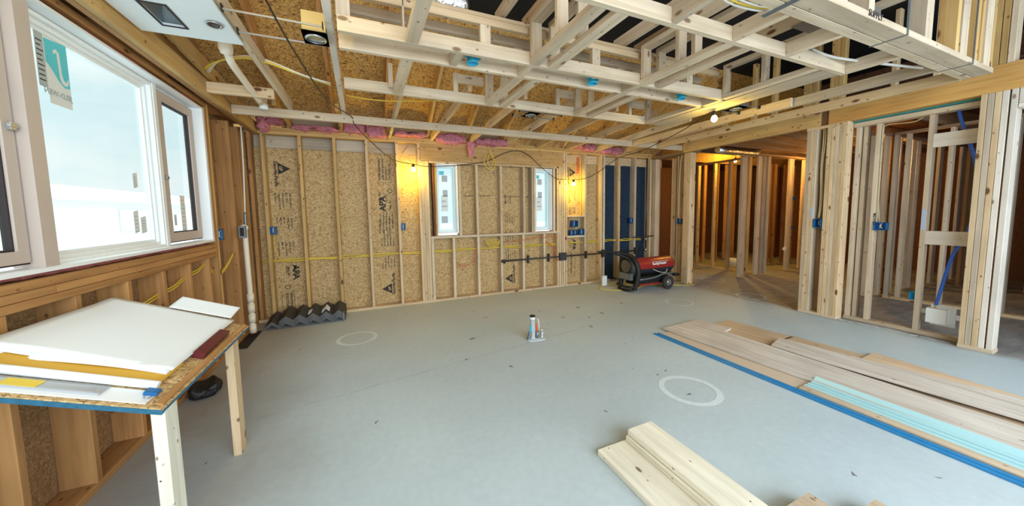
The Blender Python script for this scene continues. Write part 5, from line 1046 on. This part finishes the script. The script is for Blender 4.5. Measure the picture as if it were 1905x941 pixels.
outline('wood_sheet', [(3.64, 1.50), (3.64, 1.93), (3.89, 1.99), (4.12, 0.65), (4.12, 0.1), (3.78, 0.1), (3.735, 0.55)], 0.038, 0.054, 'plywood', label='upper pale plywood sheet leaving a dark gap along its split edge', cat='sheet')
box('blue_strip', (2.925, 0.1, 0.0), (2.95, 2.735, 0.014), 'paint_blue', label='outer one of the two long blue strips on the floor', cat='strip', c=0.004)
box('blue_strip', (2.955, 0.1, 0.0), (2.985, 2.72, 0.018), 'paint_blue', label='inner one of the two long blue strips on the floor', cat='strip', c=0.004)
box('pale_strip', (2.99, 0.1, 0.013), (3.06, 1.385, 0.028), PW, label='pale wooden strip next to the blue strips on the floor', cat='strip')
for i, (x, w, z, h) in enumerate(((3.065, 0.035, 0.013, 0.014), (3.105, 0.03, 0.013, 0.02), (3.14, 0.035, 0.013, 0.028))):
    box('teal_channel', (x, 0.1, z), (x+w, 1.39-0.005*i, z+h), 'teal_metal', label='%s pale teal metal channel from the blue strips' % ORD[i], cat='channel', group='pale teal metal channels')
bm = bmesh.new(); a = [bm.verts.new(p) for p in ((3.18, 1.395, 0.014), (3.18, 0.1, 0.014), (3.245, 0.1, 0.055), (3.245, 1.395, 0.055), (3.182, 1.395, 0.012), (3.182, 0.1, 0.012), (3.247, 0.1, 0.053), (3.247, 1.395, 0.053))]
for f in ((0, 1, 2, 3), (7, 6, 5, 4), (0, 4, 5, 1), (3, 2, 6, 7), (0, 3, 7, 4), (1, 5, 6, 2)): bm.faces.new([a[i] for i in f])
me = bpy.data.meshes.new('mesh'); bm.to_mesh(me); bm.free(); mesh_at('teal_channel', me, (3.2, 0.7, 0.012), 'teal_metal', label='widest teal metal channel leaning on the edge of the plywood', cat='channel')
tube('extension_cord', [(4.05, 4.95, 0.008), (3.78, 4.78, 0.008), (3.98, 4.55, 0.008), (4.35, 4.50, 0.008), (4.75, 4.62, 0.008), (5.1, 4.42, 0.008), (5.42, 4.28, 0.008), (5.62, 4.32, 0.008), (5.75, 4.6, 0.008)], 0.007, 'cable_yellow', seg=6, smooth=6, label='yellow cord on the floor passing below the red heater', cat='cord')

# torpedo heater on wheels
H = empty('torpedo_heater', (4.55, 4.50, 0), 'red and black torpedo heater on two wheels in the far corner', 'heater', rot=None)
def half(name, x0, x1, r, a0, a1, mat, z=0.405, y=4.50, t=0.006, taper=0.0):
    bm = bmesh.new(); n = 18; A = []
    for x, k in ((x0, 1), (x0+0.02, 1), (x1-0.05, 1), (x1, 1-taper)):
        A.append([[bm.verts.new((x, y+rr*k*math.cos(a0+(a1-a0)*i/n), z+rr*k*math.sin(a0+(a1-a0)*i/n))) for i in range(n+1)] for rr in (r, r-t)])
    for P, Q in zip(A, A[1:]):
        for i in range(n):
            for s in (0, 1):
                f = bm.faces.new((P[s][i], P[s][i+1], Q[s][i+1], Q[s][i])); f.smooth = True
    for E_ in (A[0], A[-1]):
        for i in range(n): bm.faces.new((E_[0][i], E_[0][i+1], E_[1][i+1], E_[1][i]))
    bmesh.ops.recalc_face_normals(bm, faces=bm.faces); me = bpy.data.meshes.new('mesh'); bm.to_mesh(me); bm.free()
    return mesh_at(name, me, (x0, y, z), mat, H)
half('upper_shell', 4.27, 5.16, 0.148, R(-12), R(192), 'heater_red', taper=0.12)
lo = half('lower_shell', 4.27, 5.10, 0.138, R(180), R(360), 'black_pipe', z=0.385)
lathe('burner_tube', [(0.0, 0.0), (0.10, 0.0), (0.11, 0.02), (0.11, 0.95), (0.095, 0.97), (0.0, 0.96)], (4.22, 4.50, 0.40), (1, 0, 0), 'dark_panel', H)
lathe('fan_housing', [(0.0, 0.0), (0.13, 0.0), (0.165, 0.03), (0.17, 0.14), (0.0, 0.14)], (4.15, 4.50, 0.38), (1, 0, 0), 'dark_panel', H)
gr = lathe('grille', [(0.0, 0.0), (0.105, 0.0), (0.115, 0.012), (0.115, 0.02), (0.0, 0.02)], (4.125, 4.50, 0.43), (1, 0, 0), 'black_plastic', H, seg=28)
for i in range(13):
    zz = -0.10+0.0165*i; hw = math.sqrt(max(0.0, 0.108**2-zz*zz))
    if hw > 0.02: board('grille_slat', (4.118, 4.50-hw, 0.43+zz), (4.118, 4.50+hw, 0.43+zz), 0.007, 0.004, (0, 0, 1), 'steel', gr)
for sy in (-1, 1):
    tube('front_guard', [(4.20, 4.50, 0.60), (4.20, 4.50+sy*0.10, 0.575), (4.21, 4.50+sy*0.17, 0.48), (4.22, 4.50+sy*0.20, 0.34), (4.20, 4.50+sy*0.19, 0.16), (4.16, 4.50+sy*0.17, 0.03)], [0.030]*20+[0.034], 'black_plastic', H, seg=12) if False else \
    tube('front_guard', [(4.20, 4.50, 0.60), (4.20, 4.50+sy*0.10, 0.575), (4.21, 4.50+sy*0.17, 0.48), (4.22, 4.50+sy*0.20, 0.34), (4.20, 4.50+sy*0.19, 0.16), (4.16, 4.50+sy*0.17, 0.040)], 0.041, 'black_plastic', H, seg=12)
tube('front_bar', [(4.15, 4.32, 0.10), (4.08, 4.34, 0.09), (4.05, 4.50, 0.09), (4.08, 4.66, 0.09), (4.15, 4.68, 0.10)], 0.022, 'black_plastic', H)
tube('front_skid', [(4.15, 4.34, 0.035), (4.08, 4.38, 0.03), (4.06, 4.50, 0.03), (4.08, 4.62, 0.03), (4.15, 4.66, 0.035)], 0.022, 'black_plastic', H)
mesh_at('control_panel', meshboxes([((4.10, 4.36, 0.20), (4.16, 4.64, 0.31))]), (4.13, 4.5, 0.2), 'steel_grey', H)
for i in range(3): board('vent_slat', (4.096, 4.40, 0.225+0.025*i), (4.096, 4.60, 0.225+0.025*i), 0.008, 0.005, (0, 0, 1), 'steel', H)
tube('handle', [(4.22, 4.50, 0.60), (4.05, 4.55, 0.66), (3.85, 4.60, 0.68), (3.62, 4.62, 0.70)], 0.015, 'black_plastic', H)
tube('handle', [(4.25, 4.42, 0.50), (4.08, 4.52, 0.60), (3.90, 4.58, 0.66)], 0.020, 'black_plastic', H)
mesh_at('fuel_tank', meshboxes([((4.26, 4.36, 0.10), (4.98, 4.64, 0.24))]), (4.6, 4.5, 0.1), 'black_plastic', H)
mesh_at('tank_stripe', meshboxes([((4.30, 4.352, 0.085), (4.80, 4.36, 0.115))]), (4.6, 4.35, 0.09), 'heater_red', H)
tube('side_rail', [(4.28, 4.33, 0.20), (4.60, 4.32, 0.215), (4.78, 4.31, 0.26), (4.95, 4.31, 0.265), (5.18, 4.33, 0.245)], 0.016, 'steel_grey', H)
tube('rear_bar', [(5.02, 4.28, 0.24), (5.20, 4.32, 0.22), (5.22, 4.5, 0.21), (5.20, 4.68, 0.22)], 0.028, 'black_plastic', H)
tube('axle', [(4.86, 4.28, 0.12), (4.86, 4.72, 0.12)], 0.012, 'steel_grey', H, smooth=0)
for y in (4.255, 4.70):
    wl = lathe('wheel', [(0.055, -0.02), (0.075, -0.035), (0.105, -0.036), (0.12, -0.02), (0.122, 0.0), (0.12, 0.02), (0.105, 0.036), (0.075, 0.035), (0.055, 0.02), (0.055, -0.02)], (4.86, y, 0.122), (0, 1, 0), 'rubber', H, seg=28)
    lathe('hub', [(0.0, -0.022), (0.012, -0.022), (0.014, -0.012), (0.05, -0.016), (0.058, -0.022), (0.058, 0.02), (0.0, 0.02)], (4.86, y, 0.122), (0, 1, 0), 'steel', wl, seg=20)
tube('power_cable', [(4.95, 4.36, 0.34), (4.90, 4.34, 0.28), (4.75, 4.345, 0.30), (4.6, 4.35, 0.36)], 0.005, 'cable_white', H, seg=6)
text('logo_text', 'ReddyHeater', 0.062, (4.60, 4.3535, 0.43), (1, 0, 0.02), (0, 0.2, 1), 'sticker_white', H)
mesh_at('logo_plate', meshboxes([((4.58, 4.3545, 0.415), (4.96, 4.358, 0.422)), ((4.58, 4.3545, 0.485), (4.96, 4.358, 0.490))]), (4.7, 4.355, 0.42), 'sticker_white', H)
mesh_at('white_flap', meshboxes([((3.95, 4.9, 0.02), (4.05, 4.93, 0.20))]), (4.0, 4.9, 0.02), 'sticker_white', label='pale plastic piece standing behind the front of the heater', cat='piece')

# snowy yard seen through the windows
nh = empty('neighbour_house', (-14, 27, -0.5), 'pale neighbouring house faintly seen through the big window', 'house')
mesh_at('house_wall', meshboxes([((-18, 14.0, -0.5), (-13, 40, 2.35))]), (-14, 27, -0.5), 'house_siding', nh)
bm = bmesh.new(); v = [bm.verts.new(p) for p in ((-12.7, 13.6, 2.3), (-12.7, 40.4, 2.3), (-15.5, 40.4, 3.3), (-15.5, 13.6, 3.3), (-18.3, 13.6, 2.3), (-18.3, 40.4, 2.3))]
for f in ((0, 1, 2, 3), (3, 2, 5, 4), (0, 3, 4), (1, 5, 2)): bm.faces.new([v[i] for i in f])
me = bpy.data.meshes.new('mesh'); bm.to_mesh(me); bm.free(); mesh_at('roof', me, (-15, 9, 3.1), 'snow', nh)
mesh_at('house_window', meshboxes([((-12.99, 27.0, 0.6), (-12.95, 30.0, 1.9))]), (-13, 28.5, 0.6), 'drywall', nh)
